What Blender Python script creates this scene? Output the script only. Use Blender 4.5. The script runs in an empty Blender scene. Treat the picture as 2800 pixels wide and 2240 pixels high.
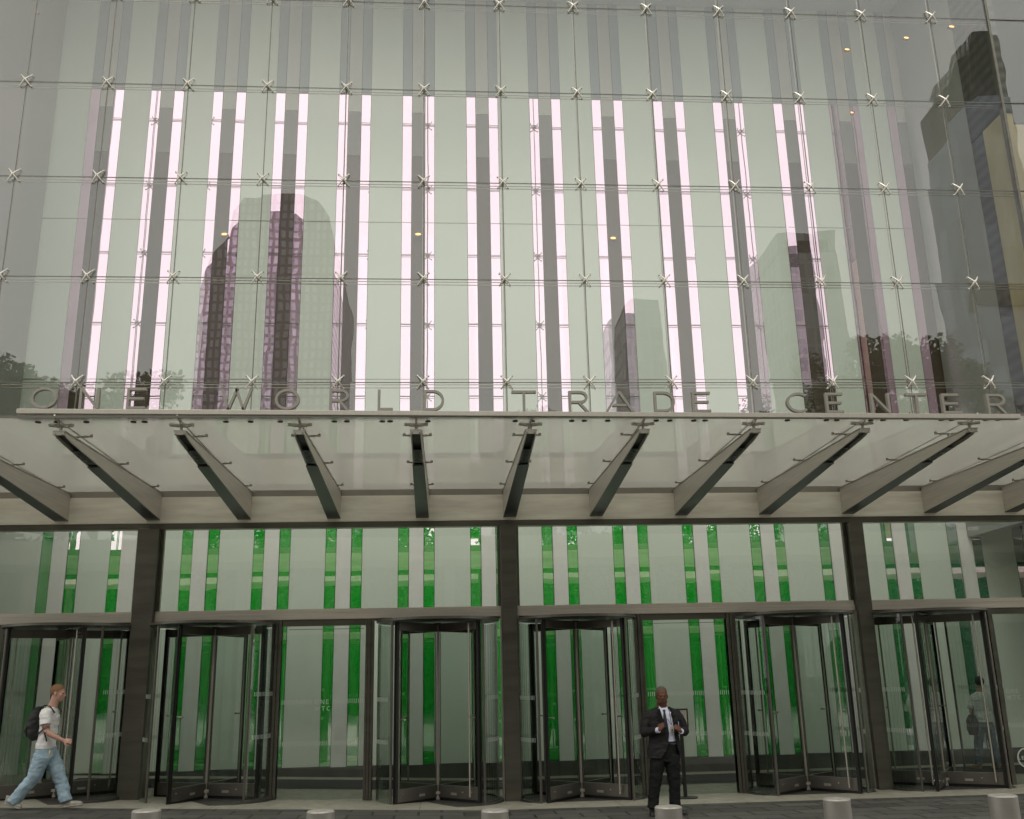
import bpy, bmesh, math, random
from mathutils import Vector, Matrix
random.seed(11)
S = bpy.context.scene
COL = S.collection
R = math.radians
PI = math.pi

# ------------------------------------------------------------------ camera, sky, sun, exposure
cd = bpy.data.cameras.new('camera')
cam = bpy.data.objects.new('camera', cd); COL.objects.link(cam)
cd.sensor_fit = 'HORIZONTAL'; cd.sensor_width = 36.0
cd.lens = 36.0 * 2655.943 / 2800.0
cd.clip_start = 0.1; cd.clip_end = 2000
EYE = (0.32106, -16.09839, 1.7)
M = Matrix.Rotation(-0.07504, 4, 'Z') @ Matrix.Rotation(0.27166, 4, 'X')
B = Matrix.Rotation(PI / 2, 4, 'X') @ Matrix.Rotation(-0.02182, 4, 'Z')
cam.matrix_world = Matrix.Translation(EYE) @ M @ B
S.camera = cam

SUN_EL, SUN_AZ = 52, 200          # azimuth measured clockwise from +Y
w = bpy.data.worlds.new('World'); S.world = w; w.use_nodes = True
nt = w.node_tree; N = nt.nodes; L = nt.links
for n in list(N): N.remove(n)
out = N.new('ShaderNodeOutputWorld'); bg = N.new('ShaderNodeBackground')
sky = N.new('ShaderNodeTexSky'); sky.sky_type = 'NISHITA'; sky.sun_disc = False
sky.sun_elevation = R(SUN_EL); sky.sun_rotation = R(SUN_AZ); sky.air_density = 1.6; sky.dust_density = 4
tc = N.new('ShaderNodeTexCoord'); nz = N.new('ShaderNodeTexNoise'); nz.inputs['Scale'].default_value = 1.6
nz.inputs['Detail'].default_value = 5; nz.inputs['Roughness'].default_value = 0.5
mp = N.new('ShaderNodeMapping'); mp.inputs['Scale'].default_value = (1, 1, 2.4)
L.new(tc.outputs['Generated'], mp.inputs['Vector']); L.new(mp.outputs['Vector'], nz.inputs['Vector'])
cr = N.new('ShaderNodeValToRGB')
cr.color_ramp.elements[0].position = 0.3; cr.color_ramp.elements[0].color = (0.84, 0.85, 0.825, 1)
cr.color_ramp.elements[1].position = 0.72; cr.color_ramp.elements[1].color = (1.0, 0.974, 0.918, 1)
L.new(nz.outputs['Fac'], cr.inputs['Fac'])
sc_ = N.new('ShaderNodeVectorMath'); sc_.operation = 'SCALE'; sc_.inputs['Scale'].default_value = 13.5
L.new(cr.outputs['Color'], sc_.inputs[0])
mx = N.new('ShaderNodeMixRGB'); mx.inputs['Fac'].default_value = 0.93
L.new(sky.outputs['Color'], mx.inputs['Color1']); L.new(sc_.outputs['Vector'], mx.inputs['Color2'])
L.new(mx.outputs['Color'], bg.inputs['Color']); bg.inputs['Strength'].default_value = 0.12
L.new(bg.outputs['Background'], out.inputs['Surface'])

sl = bpy.data.lights.new('sun', 'SUN'); sun = bpy.data.objects.new('sun', sl); COL.objects.link(sun)
sl.energy = 0.6; sl.angle = R(20); sl.color = (1, 0.96, 0.9)
d = Vector((math.sin(R(SUN_AZ)) * math.cos(R(SUN_EL)), math.cos(R(SUN_AZ)) * math.cos(R(SUN_EL)), math.sin(R(SUN_EL))))
sun.rotation_euler = d.to_track_quat('Z', 'Y').to_euler()

S.view_settings.view_transform = 'Standard'; S.view_settings.look = 'None'
S.view_settings.exposure = 0; S.view_settings.gamma = 1; S.view_settings.use_curve_mapping = False
S.render.engine = 'CYCLES'
cy = S.cycles
cy.max_bounces = 14; cy.glossy_bounces = 6; cy.transmission_bounces = 6; cy.diffuse_bounces = 4
cy.transparent_max_bounces = 28; cy.caustics_reflective = False; cy.caustics_refractive = False
cy.use_denoising = True; cy.sample_clamp_indirect = 4

# ------------------------------------------------------------------ materials
def mat(name):
    m = bpy.data.materials.new(name); m.use_nodes = True
    nt = m.node_tree
    for n in list(nt.nodes): nt.nodes.remove(n)
    return m, nt.nodes, nt.links, nt.nodes.new('ShaderNodeOutputMaterial')

def noise(N, L, scale, detail=4, rough=.55, coord='Object', stretch=None, rnd=False):
    tc = N.new('ShaderNodeTexCoord'); nz = N.new('ShaderNodeTexNoise')
    nz.inputs['Scale'].default_value = scale; nz.inputs['Detail'].default_value = detail
    nz.inputs['Roughness'].default_value = rough
    src = tc.outputs[coord]
    if rnd:
        oi = N.new('ShaderNodeObjectInfo'); ml = N.new('ShaderNodeMath'); ml.operation = 'MULTIPLY'; ml.inputs[1].default_value = 60
        ad = N.new('ShaderNodeVectorMath'); ad.operation = 'ADD'
        L.new(oi.outputs['Random'], ml.inputs[0]); L.new(src, ad.inputs[0]); L.new(ml.outputs[0], ad.inputs[1]); src = ad.outputs[0]
    if stretch:
        mp = N.new('ShaderNodeMapping'); mp.inputs['Scale'].default_value = stretch
        L.new(src, mp.inputs['Vector']); src = mp.outputs['Vector']
    L.new(src, nz.inputs['Vector'])
    return nz

def pbr(name, col, rough=.5, metal=0, var=.12, scale=6, stretch=None, bump=0, bscale=40, spec=.5, rvar=0, coat=0):
    m, N, L, o = mat(name)
    p = N.new('ShaderNodeBsdfPrincipled'); L.new(p.outputs[0], o.inputs[0])
    p.inputs['Roughness'].default_value = rough; p.inputs['Metallic'].default_value = metal
    p.inputs['Specular IOR Level'].default_value = spec; p.inputs['Coat Weight'].default_value = coat
    nz = noise(N, L, scale, stretch=stretch)
    cr = N.new('ShaderNodeValToRGB')
    cr.color_ramp.elements[0].position = .25; cr.color_ramp.elements[1].position = .75
    cr.color_ramp.elements[0].color = tuple(c * (1 - var) for c in col) + (1,)
    cr.color_ramp.elements[1].color = tuple(min(1, c * (1 + var)) for c in col) + (1,)
    L.new(nz.outputs['Fac'], cr.inputs['Fac']); L.new(cr.outputs['Color'], p.inputs['Base Color'])
    if rvar:
        mr = N.new('ShaderNodeMapRange'); mr.inputs['To Min'].default_value = rough - rvar; mr.inputs['To Max'].default_value = rough + rvar
        L.new(nz.outputs['Fac'], mr.inputs['Value']); L.new(mr.outputs[0], p.inputs['Roughness'])
    if bump:
        n2 = noise(N, L, bscale); b = N.new('ShaderNodeBump'); b.inputs['Strength'].default_value = bump; b.inputs['Distance'].default_value = .01
        L.new(n2.outputs['Fac'], b.inputs['Height']); L.new(b.outputs['Normal'], p.inputs['Normal'])
    return m

def glass(name, tint, base=.085, wav=.0, rough=0.0, gcol=(1, 1, 1), power=5, haze=0):
    """thin architectural glass: see-through, with a mirror share growing at grazing angles"""
    m, N, L, o = mat(name)
    t = N.new('ShaderNodeBsdfTransparent'); t.inputs['Color'].default_value = tint + (1,)
    g = N.new('ShaderNodeBsdfGlossy'); g.inputs['Roughness'].default_value = rough; g.inputs['Color'].default_value = gcol + (1,)
    lw = N.new('ShaderNodeLayerWeight'); lw.inputs['Blend'].default_value = .5
    pw = N.new('ShaderNodeMath'); pw.operation = 'POWER'; pw.inputs[1].default_value = power; L.new(lw.outputs['Facing'], pw.inputs[0])
    ma = N.new('ShaderNodeMath'); ma.operation = 'MULTIPLY_ADD'; ma.inputs[1].default_value = .9 - base; ma.inputs[2].default_value = base
    L.new(pw.outputs[0], ma.inputs[0])
    mx = N.new('ShaderNodeMixShader'); L.new(ma.outputs[0], mx.inputs[0]); L.new(g.outputs[0], mx.inputs[2])
    if haze:
        df = N.new('ShaderNodeBsdfDiffuse'); df.inputs['Color'].default_value = (.6, .62, .58, 1)
        m2 = N.new('ShaderNodeMixShader'); m2.inputs[0].default_value = haze
        L.new(t.outputs[0], m2.inputs[1]); L.new(df.outputs[0], m2.inputs[2]); L.new(m2.outputs[0], mx.inputs[1])
    else: L.new(t.outputs[0], mx.inputs[1])
    L.new(mx.outputs[0], o.inputs[0])
    if wav:
        nz = noise(N, L, .9, detail=1.5, coord='Object', rnd=True); b = N.new('ShaderNodeBump'); b.inputs['Strength'].default_value = 1
        b.inputs['Distance'].default_value = wav
        L.new(nz.outputs['Fac'], b.inputs['Height']); L.new(b.outputs['Normal'], g.inputs['Normal'])
    return m

MT = {}
MT['steel'] = pbr('brushed_steel', (.50, .465, .41), .38, .6, .10, 3, (1, 1, 30), rvar=.06)
MT['bright'] = pbr('polished_steel', (.64, .60, .52), .27, .72, .06, 8)
MT['rail'] = pbr('satin_rail', (.44, .41, .35), .45, .6, .08, 5, (12, 1, 1))
MT['letter'] = pbr('letter_steel', (.27, .25, .21), .5, .3, .08, 9)
MT['band'] = pbr('band_steel', (.86, .80, .69), .45, .2, .20, 1.1, (1, 1, 7), rvar=.05)
MT['bandtop'] = pbr('band_steel_dark', (.32, .29, .25), .45, .7, .12, 2)
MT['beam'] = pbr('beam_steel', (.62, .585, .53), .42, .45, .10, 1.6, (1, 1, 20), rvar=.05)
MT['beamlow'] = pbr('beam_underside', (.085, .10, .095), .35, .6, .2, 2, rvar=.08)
MT['bollard'] = pbr('weathered_steel_tube', (.27, .255, .23), .42, .5, .18, 6, (1, 1, .4), rvar=.1)
MT['bollcap'] = pbr('bollard_cap', (.36, .34, .30), .5, .3, .3, 22)
MT['black'] = pbr('black_gasket', (.012, .012, .011), .45, 0, .2, 5)
MT['bronze'] = pbr('dark_steel', (.145, .138, .112), .32, .75, .22, 1.2, (1, 1, 6), rvar=.08)
MT['bronze2'] = pbr('door_steel', (.15, .138, .118), .36, .6, .15, 3, rvar=.06)
MT['dark'] = pbr('dark_stile', (.022, .021, .019), .4, .4, .15, 4)
MT['transom'] = pbr('transom_steel', (.60, .55, .47), .42, .4, .12, 1.3, (.7, 1, 30), rvar=.05)
MT['joint'] = pbr('silicone_joint', (.13, .12, .10), .5, 0, .1, 5)
MT['cable'] = pbr('cable_steel', (.30, .28, .24), .4, .7, .1, 12)
MT['glass'] = glass('curtain_glass', (.955, .965, .945), .072, .0015)
MT['shop'] = glass('storefront_glass', (.95, .965, .945), .035, .001)
MT['door'] = glass('door_glass', (.85, .885, .86), .03)
MT['white'] = pbr('white_pier_stone', (.90, .885, .85), .5, 0, .05, 2.2, bump=.05, bscale=25)
MT['greypier'] = pbr('deep_interior_shade', (.085, .060, .042), .6, 0, .12, 1)  # solid panels; the dim interior seen through openings is put into their greys
MT['midpier'] = pbr('mid_interior_tone', (.24, .23, .21), .6, 0, .08, 1)
MT['lightpier'] = pbr('upper_interior_tone', (.60, .58, .54), .6, 0, .06, 1)
MT['base'] = pbr('dark_plinth_stone', (.10, .095, .085), .35, 0, .25, 3, (1, 1, .5))
MT['ceil'] = pbr('ceiling_plaster', (.72, .72, .72), .7, 0, .05, 1)
MT['frit'] = pbr('white_frit', (.62, .65, .60), .6, 0, .03, 5)
MT['matfloor'] = pbr('entrance_mat', (.038, .038, .036), .9, 0, .3, 60, bump=.4, bscale=200)
MT['matletter'] = pbr('mat_letter', (.22, .21, .18), .9, 0, .1, 30)
MT['disc'] = pbr('door_floor_disc', (.06, .057, .05), .55, 0, .25, 9)
MT['gold'] = pbr('lamplit_tint_stone', (.50, .41, .25), .5, 0, .35, 1.1, (1, 1, .35))  # warm lamplight on the stone is put into its yellow base colour
MT['darkwall'] = pbr('dark_wall_panel', (.045, .043, .036), .4, .2, .15, 2)
MT['cladding'] = pbr('podium_cladding', (.30, .30, .28), .4, .3, .1, .6)

def lamp_mat():
    m, N, L, o = mat('downlight_lens'); e = N.new('ShaderNodeEmission'); e.inputs['Color'].default_value = (1, .47, .14, 1)
    e.inputs['Strength'].default_value = 3.2; L.new(e.outputs[0], o.inputs[0]); return m
MT['lamp'] = lamp_mat()

def frosted():
    m, N, L, o = mat('frosted_glass_panel')
    p = N.new('ShaderNodeBsdfPrincipled'); L.new(p.outputs[0], o.inputs[0])
    nz = noise(N, L, .5, 3); cr = N.new('ShaderNodeValToRGB')
    cr.color_ramp.elements[0].color = (.74, .81, .71, 1); cr.color_ramp.elements[1].color = (.81, .85, .765, 1)
    L.new(nz.outputs['Fac'], cr.inputs['Fac']); L.new(cr.outputs['Color'], p.inputs['Base Color'])
    p.inputs['Roughness'].default_value = .5; p.inputs['Coat Weight'].default_value = .35; p.inputs['Coat Roughness'].default_value = .12
    return m
MT['frost'] = frosted()

def dichro(name, body):
    """dichroic glass: mirrors the street in magenta, light let through from behind is put into the green body colour"""
    m, N, L, o = mat(name)
    g = N.new('ShaderNodeBsdfGlossy'); g.inputs['Roughness'].default_value = .0; g.inputs['Color'].default_value = (.90, .67, .85, 1)
    d = N.new('ShaderNodeBsdfDiffuse'); lw_ = N.new('ShaderNodeLayerWeight'); lw_.inputs['Blend'].default_value = .5; r_ = N.new('ShaderNodeValToRGB'); L.new(lw_.outputs['Facing'], r_.inputs[0])
    r_.color_ramp.elements[0].position = .045; r_.color_ramp.elements[0].color = body + (1,); r_.color_ramp.elements[1].position = .13
    r_.color_ramp.elements[1].color = (.05 + body[0], body[1] * .45, body[1] * .22 + .03, 1); L.new(r_.outputs[0], d.inputs['Color'])
    nz = noise(N, L, 1.1, 1.5, rnd=True); b = N.new('ShaderNodeBump'); b.inputs['Distance'].default_value = .0016
    L.new(nz.outputs['Fac'], b.inputs['Height']); L.new(b.outputs['Normal'], g.inputs['Normal'])
    a = N.new('ShaderNodeAddShader'); L.new(g.outputs[0], a.inputs[0]); L.new(d.outputs[0], a.inputs[1]); L.new(a.outputs[0], o.inputs[0])
    return m
MT['dichro'] = dichro('dichroic_glass', (.03, .09, .05)); MT['ceiling_reflection'] = pbr('painted_ceiling_reflection', (.34, .385, .40), .3, 0, .05, 1); MT['dichro_backlit'] = dichro('dichroic_glass_backlit_tint', (.012, .43, .04))  # lower copy paints light from behind; head copy paints the mirrored ceiling

def canopy_mat():
    m, N, L, o = mat('canopy_fritted_glass')
    tl = N.new('ShaderNodeBsdfTranslucent'); tl.inputs['Color'].default_value = (.8, .78, .71, 1)
    df = N.new('ShaderNodeBsdfDiffuse'); df.inputs['Color'].default_value = (.62, .60, .53, 1)
    nz = noise(N, L, 1.6, 8, .7, stretch=(1, .25, 1))
    cr = N.new('ShaderNodeValToRGB'); cr.color_ramp.elements[0].color = (.58, .56, .49, 1); cr.color_ramp.elements[1].color = (.74, .72, .64, 1)
    L.new(nz.outputs['Fac'], cr.inputs[0]); L.new(cr.outputs[0], tl.inputs[0])
    m1 = N.new('ShaderNodeMixShader'); m1.inputs[0].default_value = .35; L.new(tl.outputs[0], m1.inputs[1]); L.new(df.outputs[0], m1.inputs[2])
    g = N.new('ShaderNodeBsdfGlossy'); g.inputs['Roughness'].default_value = .012
    lw = N.new('ShaderNodeLayerWeight'); lw.inputs['Blend'].default_value = .5
    pw = N.new('ShaderNodeMath'); pw.operation = 'POWER'; pw.inputs[1].default_value = 3.5; L.new(lw.outputs['Facing'], pw.inputs[0])
    ma = N.new('ShaderNodeMath'); ma.operation = 'MULTIPLY_ADD'; ma.inputs[1].default_value = .6; ma.inputs[2].default_value = .09; L.new(pw.outputs[0], ma.inputs[0])
    mx = N.new('ShaderNodeMixShader'); tr = N.new('ShaderNodeBsdfTransparent'); m3 = N.new('ShaderNodeMixShader'); m3.inputs[0].default_value = .16; L.new(m1.outputs[0], m3.inputs[1]); L.new(tr.outputs[0], m3.inputs[2])
    L.new(ma.outputs[0], mx.inputs[0]); L.new(m3.outputs[0], mx.inputs[1]); L.new(g.outputs[0], mx.inputs[2])
    L.new(mx.outputs[0], o.inputs[0]); return m
MT['canopy'] = canopy_mat()

def paving(name, c1, c2, mortar, bw, bh, joint=.006, rough=.7, off=.5, scale=1.0):
    m, N, L, o = mat(name)
    p = N.new('ShaderNodeBsdfPrincipled'); L.new(p.outputs[0], o.inputs[0])
    tc = N.new('ShaderNodeTexCoord'); br = N.new('ShaderNodeTexBrick'); L.new(tc.outputs['Object'], br.inputs['Vector'])
    br.offset = off; br.inputs['Scale'].default_value = scale; br.inputs['Brick Width'].default_value = bw; br.inputs['Row Height'].default_value = bh
    br.inputs['Mortar Size'].default_value = joint; br.inputs['Mortar Smooth'].default_value = .1
    br.inputs['Color1'].default_value = c1 + (1,); br.inputs['Color2'].default_value = c2 + (1,); br.inputs['Mortar'].default_value = mortar + (1,)
    br.inputs['Bias'].default_value = 0
    nz = noise(N, L, 7, 8, .7); mx = N.new('ShaderNodeMixRGB'); mx.blend_type = 'MULTIPLY'; mx.inputs[0].default_value = .8
    cr = N.new('ShaderNodeValToRGB'); cr.color_ramp.elements[0].color = (.5, .5, .48, 1); cr.color_ramp.elements[1].color = (1.25, 1.25, 1.2, 1)
    cr.color_ramp.elements[0].position = .3; cr.color_ramp.elements[1].position = .7
    L.new(nz.outputs['Fac'], cr.inputs['Fac']); L.new(br.outputs['Color'], mx.inputs[1]); L.new(cr.outputs['Color'], mx.inputs[2])
    L.new(mx.outputs[0], p.inputs['Base Color'])
    mr = N.new('ShaderNodeMapRange'); mr.inputs['To Min'].default_value = rough - .18; mr.inputs['To Max'].default_value = rough + .12
    L.new(nz.outputs['Fac'], mr.inputs['Value']); L.new(mr.outputs[0], p.inputs['Roughness'])
    b = N.new('ShaderNodeBump'); b.inputs['Strength'].default_value = .5; b.inputs['Distance'].default_value = .006; b.invert = True
    L.new(br.outputs['Fac'], b.inputs['Height']); L.new(b.outputs['Normal'], p.inputs['Normal'])
    return m
MT['slate'] = paving('slate_pavers', (.062, .060, .053), (.115, .112, .10), (.016, .015, .013), .62, .42, .017)
MT['beige'] = paving('beige_threshold_stone', (.46, .44, .36), (.40, .38, .31), (.10, .09, .07), 2.9, 1.35, .004, .55, 0)
MT['granite'] = paving('pale_plaza_granite', (.42, .41, .37), (.36, .35, .32), (.14, .13, .12), .9, .6)
MT['roadgrey'] = pbr('worn_road', (.22, .22, .21), .8, 0, .15, 3)
MT['asphalt'] = pbr('asphalt', (.05, .05, .05), .85, 0, .25, 20, bump=.3, bscale=90)

def tower_mat(name, wall, win, bw, bh, mort):
    m, N, L, o = mat(name)
    p = N.new('ShaderNodeBsdfPrincipled'); L.new(p.outputs[0], o.inputs[0])
    tc = N.new('ShaderNodeTexCoord'); sp = N.new('ShaderNodeSeparateXYZ'); cb = N.new('ShaderNodeCombineXYZ')
    ad = N.new('ShaderNodeMath'); ad.operation = 'ADD'
    L.new(tc.outputs['Object'], sp.inputs[0]); L.new(sp.outputs['X'], ad.inputs[0]); L.new(sp.outputs['Y'], ad.inputs[1])
    L.new(ad.outputs[0], cb.inputs[0]); L.new(sp.outputs['Z'], cb.inputs[1])
    br = N.new('ShaderNodeTexBrick'); br.offset = 0; L.new(cb.outputs[0], br.inputs['Vector'])
    br.inputs['Scale'].default_value = 1; br.inputs['Brick Width'].default_value = bw; br.inputs['Row Height'].default_value = bh
    br.inputs['Mortar Size'].default_value = mort; br.inputs['Color1'].default_value = win + (1,)
    br.inputs['Color2'].default_value = tuple(c * 1.8 for c in win) + (1,); br.inputs['Mortar'].default_value = wall + (1,)
    L.new(br.outputs['Color'], p.inputs['Base Color'])
    mr = N.new('ShaderNodeMapRange'); mr.inputs['To Min'].default_value = .12; mr.inputs['To Max'].default_value = .7
    L.new(br.outputs['Fac'], mr.inputs['Value']); L.new(mr.outputs[0], p.inputs['Roughness'])
    return m

def leaf_mat():
    m, N, L, o = mat('leaves')
    nz = noise(N, L, .8, 3, coord='Object'); cr = N.new('ShaderNodeValToRGB')
    cr.color_ramp.elements[0].color = (.022, .05, .012, 1); cr.color_ramp.elements[1].color = (.085, .14, .035, 1)
    cr.color_ramp.elements[0].position = .35; cr.color_ramp.elements[1].position = .68
    L.new(nz.outputs['Fac'], cr.inputs[0])
    d = N.new('ShaderNodeBsdfDiffuse'); t = N.new('ShaderNodeBsdfTranslucent'); mx = N.new('ShaderNodeMixShader'); mx.inputs[0].default_value = .35
    L.new(cr.outputs[0], d.inputs[0]); L.new(cr.outputs[0], t.inputs[0]); L.new(d.outputs[0], mx.inputs[1]); L.new(t.outputs[0], mx.inputs[2])
    L.new(mx.outputs[0], o.inputs[0]); return m
MT['leaf'] = leaf_mat(); MT['bark'] = pbr('bark', (.13, .11, .085), .9, 0, .3, 8, (1, 1, .2), bump=.6, bscale=14)

# ------------------------------------------------------------------ mesh helpers
class MB:
    def __init__(s): s.bm = bmesh.new()
    def box(s, x0, x1, y0, y1, z0, z1, mtx=None):
        vs = [s.bm.verts.new((x, y, z)) for x in (x0, x1) for y in (y0, y1) for z in (z0, z1)]
        for f in ((0, 1, 3, 2), (4, 6, 7, 5), (0, 4, 5, 1), (2, 3, 7, 6), (0, 2, 6, 4), (1, 5, 7, 3)):
            s.bm.faces.new([vs[i] for i in f])
        if mtx is not None:
            for v in vs: v.co = mtx @ v.co
        return s
    def prism(s, poly, y0, y1, axis='y', mtx=None):
        """extrude a polygon; axis y: poly in (x,z); axis x: poly in (y,z); axis z: poly in (x,y)"""
        def P(a, b, c): return {'y': (a, c, b), 'x': (c, a, b), 'z': (a, b, c)}[axis]
        A = [s.bm.verts.new(P(a, b, y0)) for a, b in poly]; Bv = [s.bm.verts.new(P(a, b, y1)) for a, b in poly]
        n = len(poly)
        s.bm.faces.new(A); s.bm.faces.new(Bv[::-1])
        for i in range(n): s.bm.faces.new((A[i], Bv[i], Bv[(i + 1) % n], A[(i + 1) % n]))
        if mtx is not None:
            for v in A + Bv: v.co = mtx @ v.co
        return s
    def tube(s, pts, rad, n=10, ref=None, rb=None, cap=True):
        """sections along a path; rad: number or list, rb: second radius list"""
        pts = [Vector(p) for p in pts]; k = len(pts)
        if not isinstance(rad, (list, tuple)): rad = [rad] * k
        if rb is None: rb = rad
        elif not isinstance(rb, (list, tuple)): rb = [rb] * k
        rings = []; u = Vector(ref) if ref is not None else None
        for i, p in enumerate(pts):
            t = (pts[min(i + 1, k - 1)] - pts[max(i - 1, 0)]).normalized()
            if u is None:
                u = Vector((1, 0, 0)) if abs(t.x) < .8 else Vector((0, 0, 1))
            base = Vector(ref) if ref is not None else u
            uu = base - t * base.dot(t)
            if uu.length < 1e-4: uu = t.orthogonal()
            uu.normalize(); v = t.cross(uu); u = uu
            rings.append([s.bm.verts.new(p + uu * rad[i] * math.cos(2 * PI * j / n) + v * rb[i] * math.sin(2 * PI * j / n)) for j in range(n)])
        for a, b in zip(rings, rings[1:]):
            for j in range(n): s.bm.faces.new((a[j], a[(j + 1) % n], b[(j + 1) % n], b[j]))
        if cap:
            s.bm.faces.new(rings[0][::-1]); s.bm.faces.new(rings[-1])
        return s
    def ell(s, c, r, rot=None, seg=16):
        g = bmesh.ops.create_uvsphere(s.bm, u_segments=seg, v_segments=max(6, seg * 2 // 3), radius=1)
        m = Matrix.Translation(c) @ (rot.to_4x4() if rot is not None else Matrix.Identity(4)) @ Matrix.Diagonal((r[0], r[1], r[2], 1))
        for v in g['verts']: v.co = m @ v.co
        return s
    def disc(s, c, r, h, n=32, axis='z', r2=None):
        if r2 is None: r2 = r
        vec = {'z': Vector((0, 0, h)), 'y': Vector((0, h, 0)), 'x': Vector((h, 0, 0))}[axis]
        return s.tube([Vector(c), Vector(c) + vec], [r, r2], n)
    def ring(s, cx, cz, rx, rz, t, a0, a1, y0, y1, n=28, mtx=None):
        """flat ring section in the xz plane, extruded in y"""
        full = abs(a1 - a0) > 359.9; cols = []
        for i in range(n if full else n + 1):
            a = R(a0 + (a1 - a0) * i / n); c, q = math.cos(a), math.sin(a)
            vs = [s.bm.verts.new((cx + c * (rx - k * t), y, cz + q * (rz - k * t))) for k, y in ((0, y0), (0, y1), (1, y1), (1, y0))]
            if mtx is not None:
                for v in vs: v.co = mtx @ v.co
            cols.append(vs)
        m = len(cols)
        for i in range(m if full else m - 1):
            a, b = cols[i], cols[(i + 1) % m]
            for j in range(4): s.bm.faces.new((a[j], a[(j + 1) % 4], b[(j + 1) % 4], b[j]))
        if not full: s.bm.faces.new(cols[0]); s.bm.faces.new(cols[-1][::-1])
        return s
    def mesh(s, name):
        bmesh.ops.recalc_face_normals(s.bm, faces=s.bm.faces)
        me = bpy.data.meshes.new(name); s.bm.to_mesh(me); s.bm.free(); return me
    def build(s, name, m, parent=None, smooth=False, bevel=0, loc=None):
        return place(s.mesh(name), name, m, parent, smooth, bevel, loc)

def place(me, name, m, parent=None, smooth=False, bevel=0, loc=None):
    if m is not None and not me.materials: me.materials.append(MT[m] if isinstance(m, str) else m)
    if smooth:
        for p in me.polygons: p.use_smooth = True
        if smooth != 'all': me.set_sharp_from_angle(angle=R(40))
    o = bpy.data.objects.new(name, me); COL.objects.link(o)
    if parent is not None: o.parent = parent
    if loc is not None: o.location = loc
    if bevel:
        b = o.modifiers.new('bevel', 'BEVEL'); b.width = bevel; b.segments = 2; b.limit_method = 'ANGLE'; b.harden_normals = False
    return o

def empty(name, label, cat, loc=(0, 0, 0), rz=0, group=None):
    o = bpy.data.objects.new(name, None); COL.objects.link(o); o.location = loc; o.rotation_euler = (0, 0, rz)
    return tag(o, label, cat, group)
def tag(o, label, cat, group=None):
    o['label'] = label; o['category'] = cat
    if group: o['group'] = group
    return o
def struct(o): o['kind'] = 'structure'; return o
def kids(o): return [c for c in COL.objects if c.parent == o]
def copy_tree(o, parent=None):
    c = o.copy(); COL.objects.link(c); c.parent = parent
    for ch in kids(o): copy_tree(ch, c)
    return c

def zg(x, y):      # gently falling pavement
    return -.09 + .034 * max(0, 1 - max(x, -14)) + .02 * max(0, min(-y, 9))

# ------------------------------------------------------------------ ground
def sheet(name, x0, x1, y0, y1, m, dz=0, nx=40, ny=12):
    bm = bmesh.new(); g = {}
    for i in range(nx + 1):
        for j in range(ny + 1):
            x = x0 + (x1 - x0) * i / nx; y = y0 + (y1 - y0) * j / ny; g[i, j] = bm.verts.new((x, y, zg(x, y) + dz))
    for i in range(nx):
        for j in range(ny): bm.faces.new((g[i, j], g[i + 1, j], g[i + 1, j + 1], g[i, j + 1]))
    me = bpy.data.meshes.new(name); bm.to_mesh(me); bm.free()
    return struct(place(me, name, m))
bm = MB(); bm.box(-600, 600, -600, 600, -1.2, -.35); struct(bm.build('ground', 'asphalt'))
sheet('pavement', -40, 40, -4.3, -1.42, 'slate', 0, 160, 8)
sheet('plaza', -40, 40, -17.5, -4.3, 'granite', 0, 160, 30)
sheet('road', -120, 120, -60, -17.5, 'roadgrey', -.14, 60, 4)
sheet('threshold', -13, 17, -1.42, 1.45, 'beige', 0.001, 104, 6)
sheet('lobby_floor', -13, 17, 1.45, 3.7, 'beige', 0.001, 104, 4)
MATF = sheet('entrance_mat', -6.2, 15.5, 1.5, 3.05, 'matfloor', .012, 60, 3)
del MATF['kind']; tag(MATF, 'long dark entrance mat on the lobby floor behind the doors', 'mat')

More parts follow.
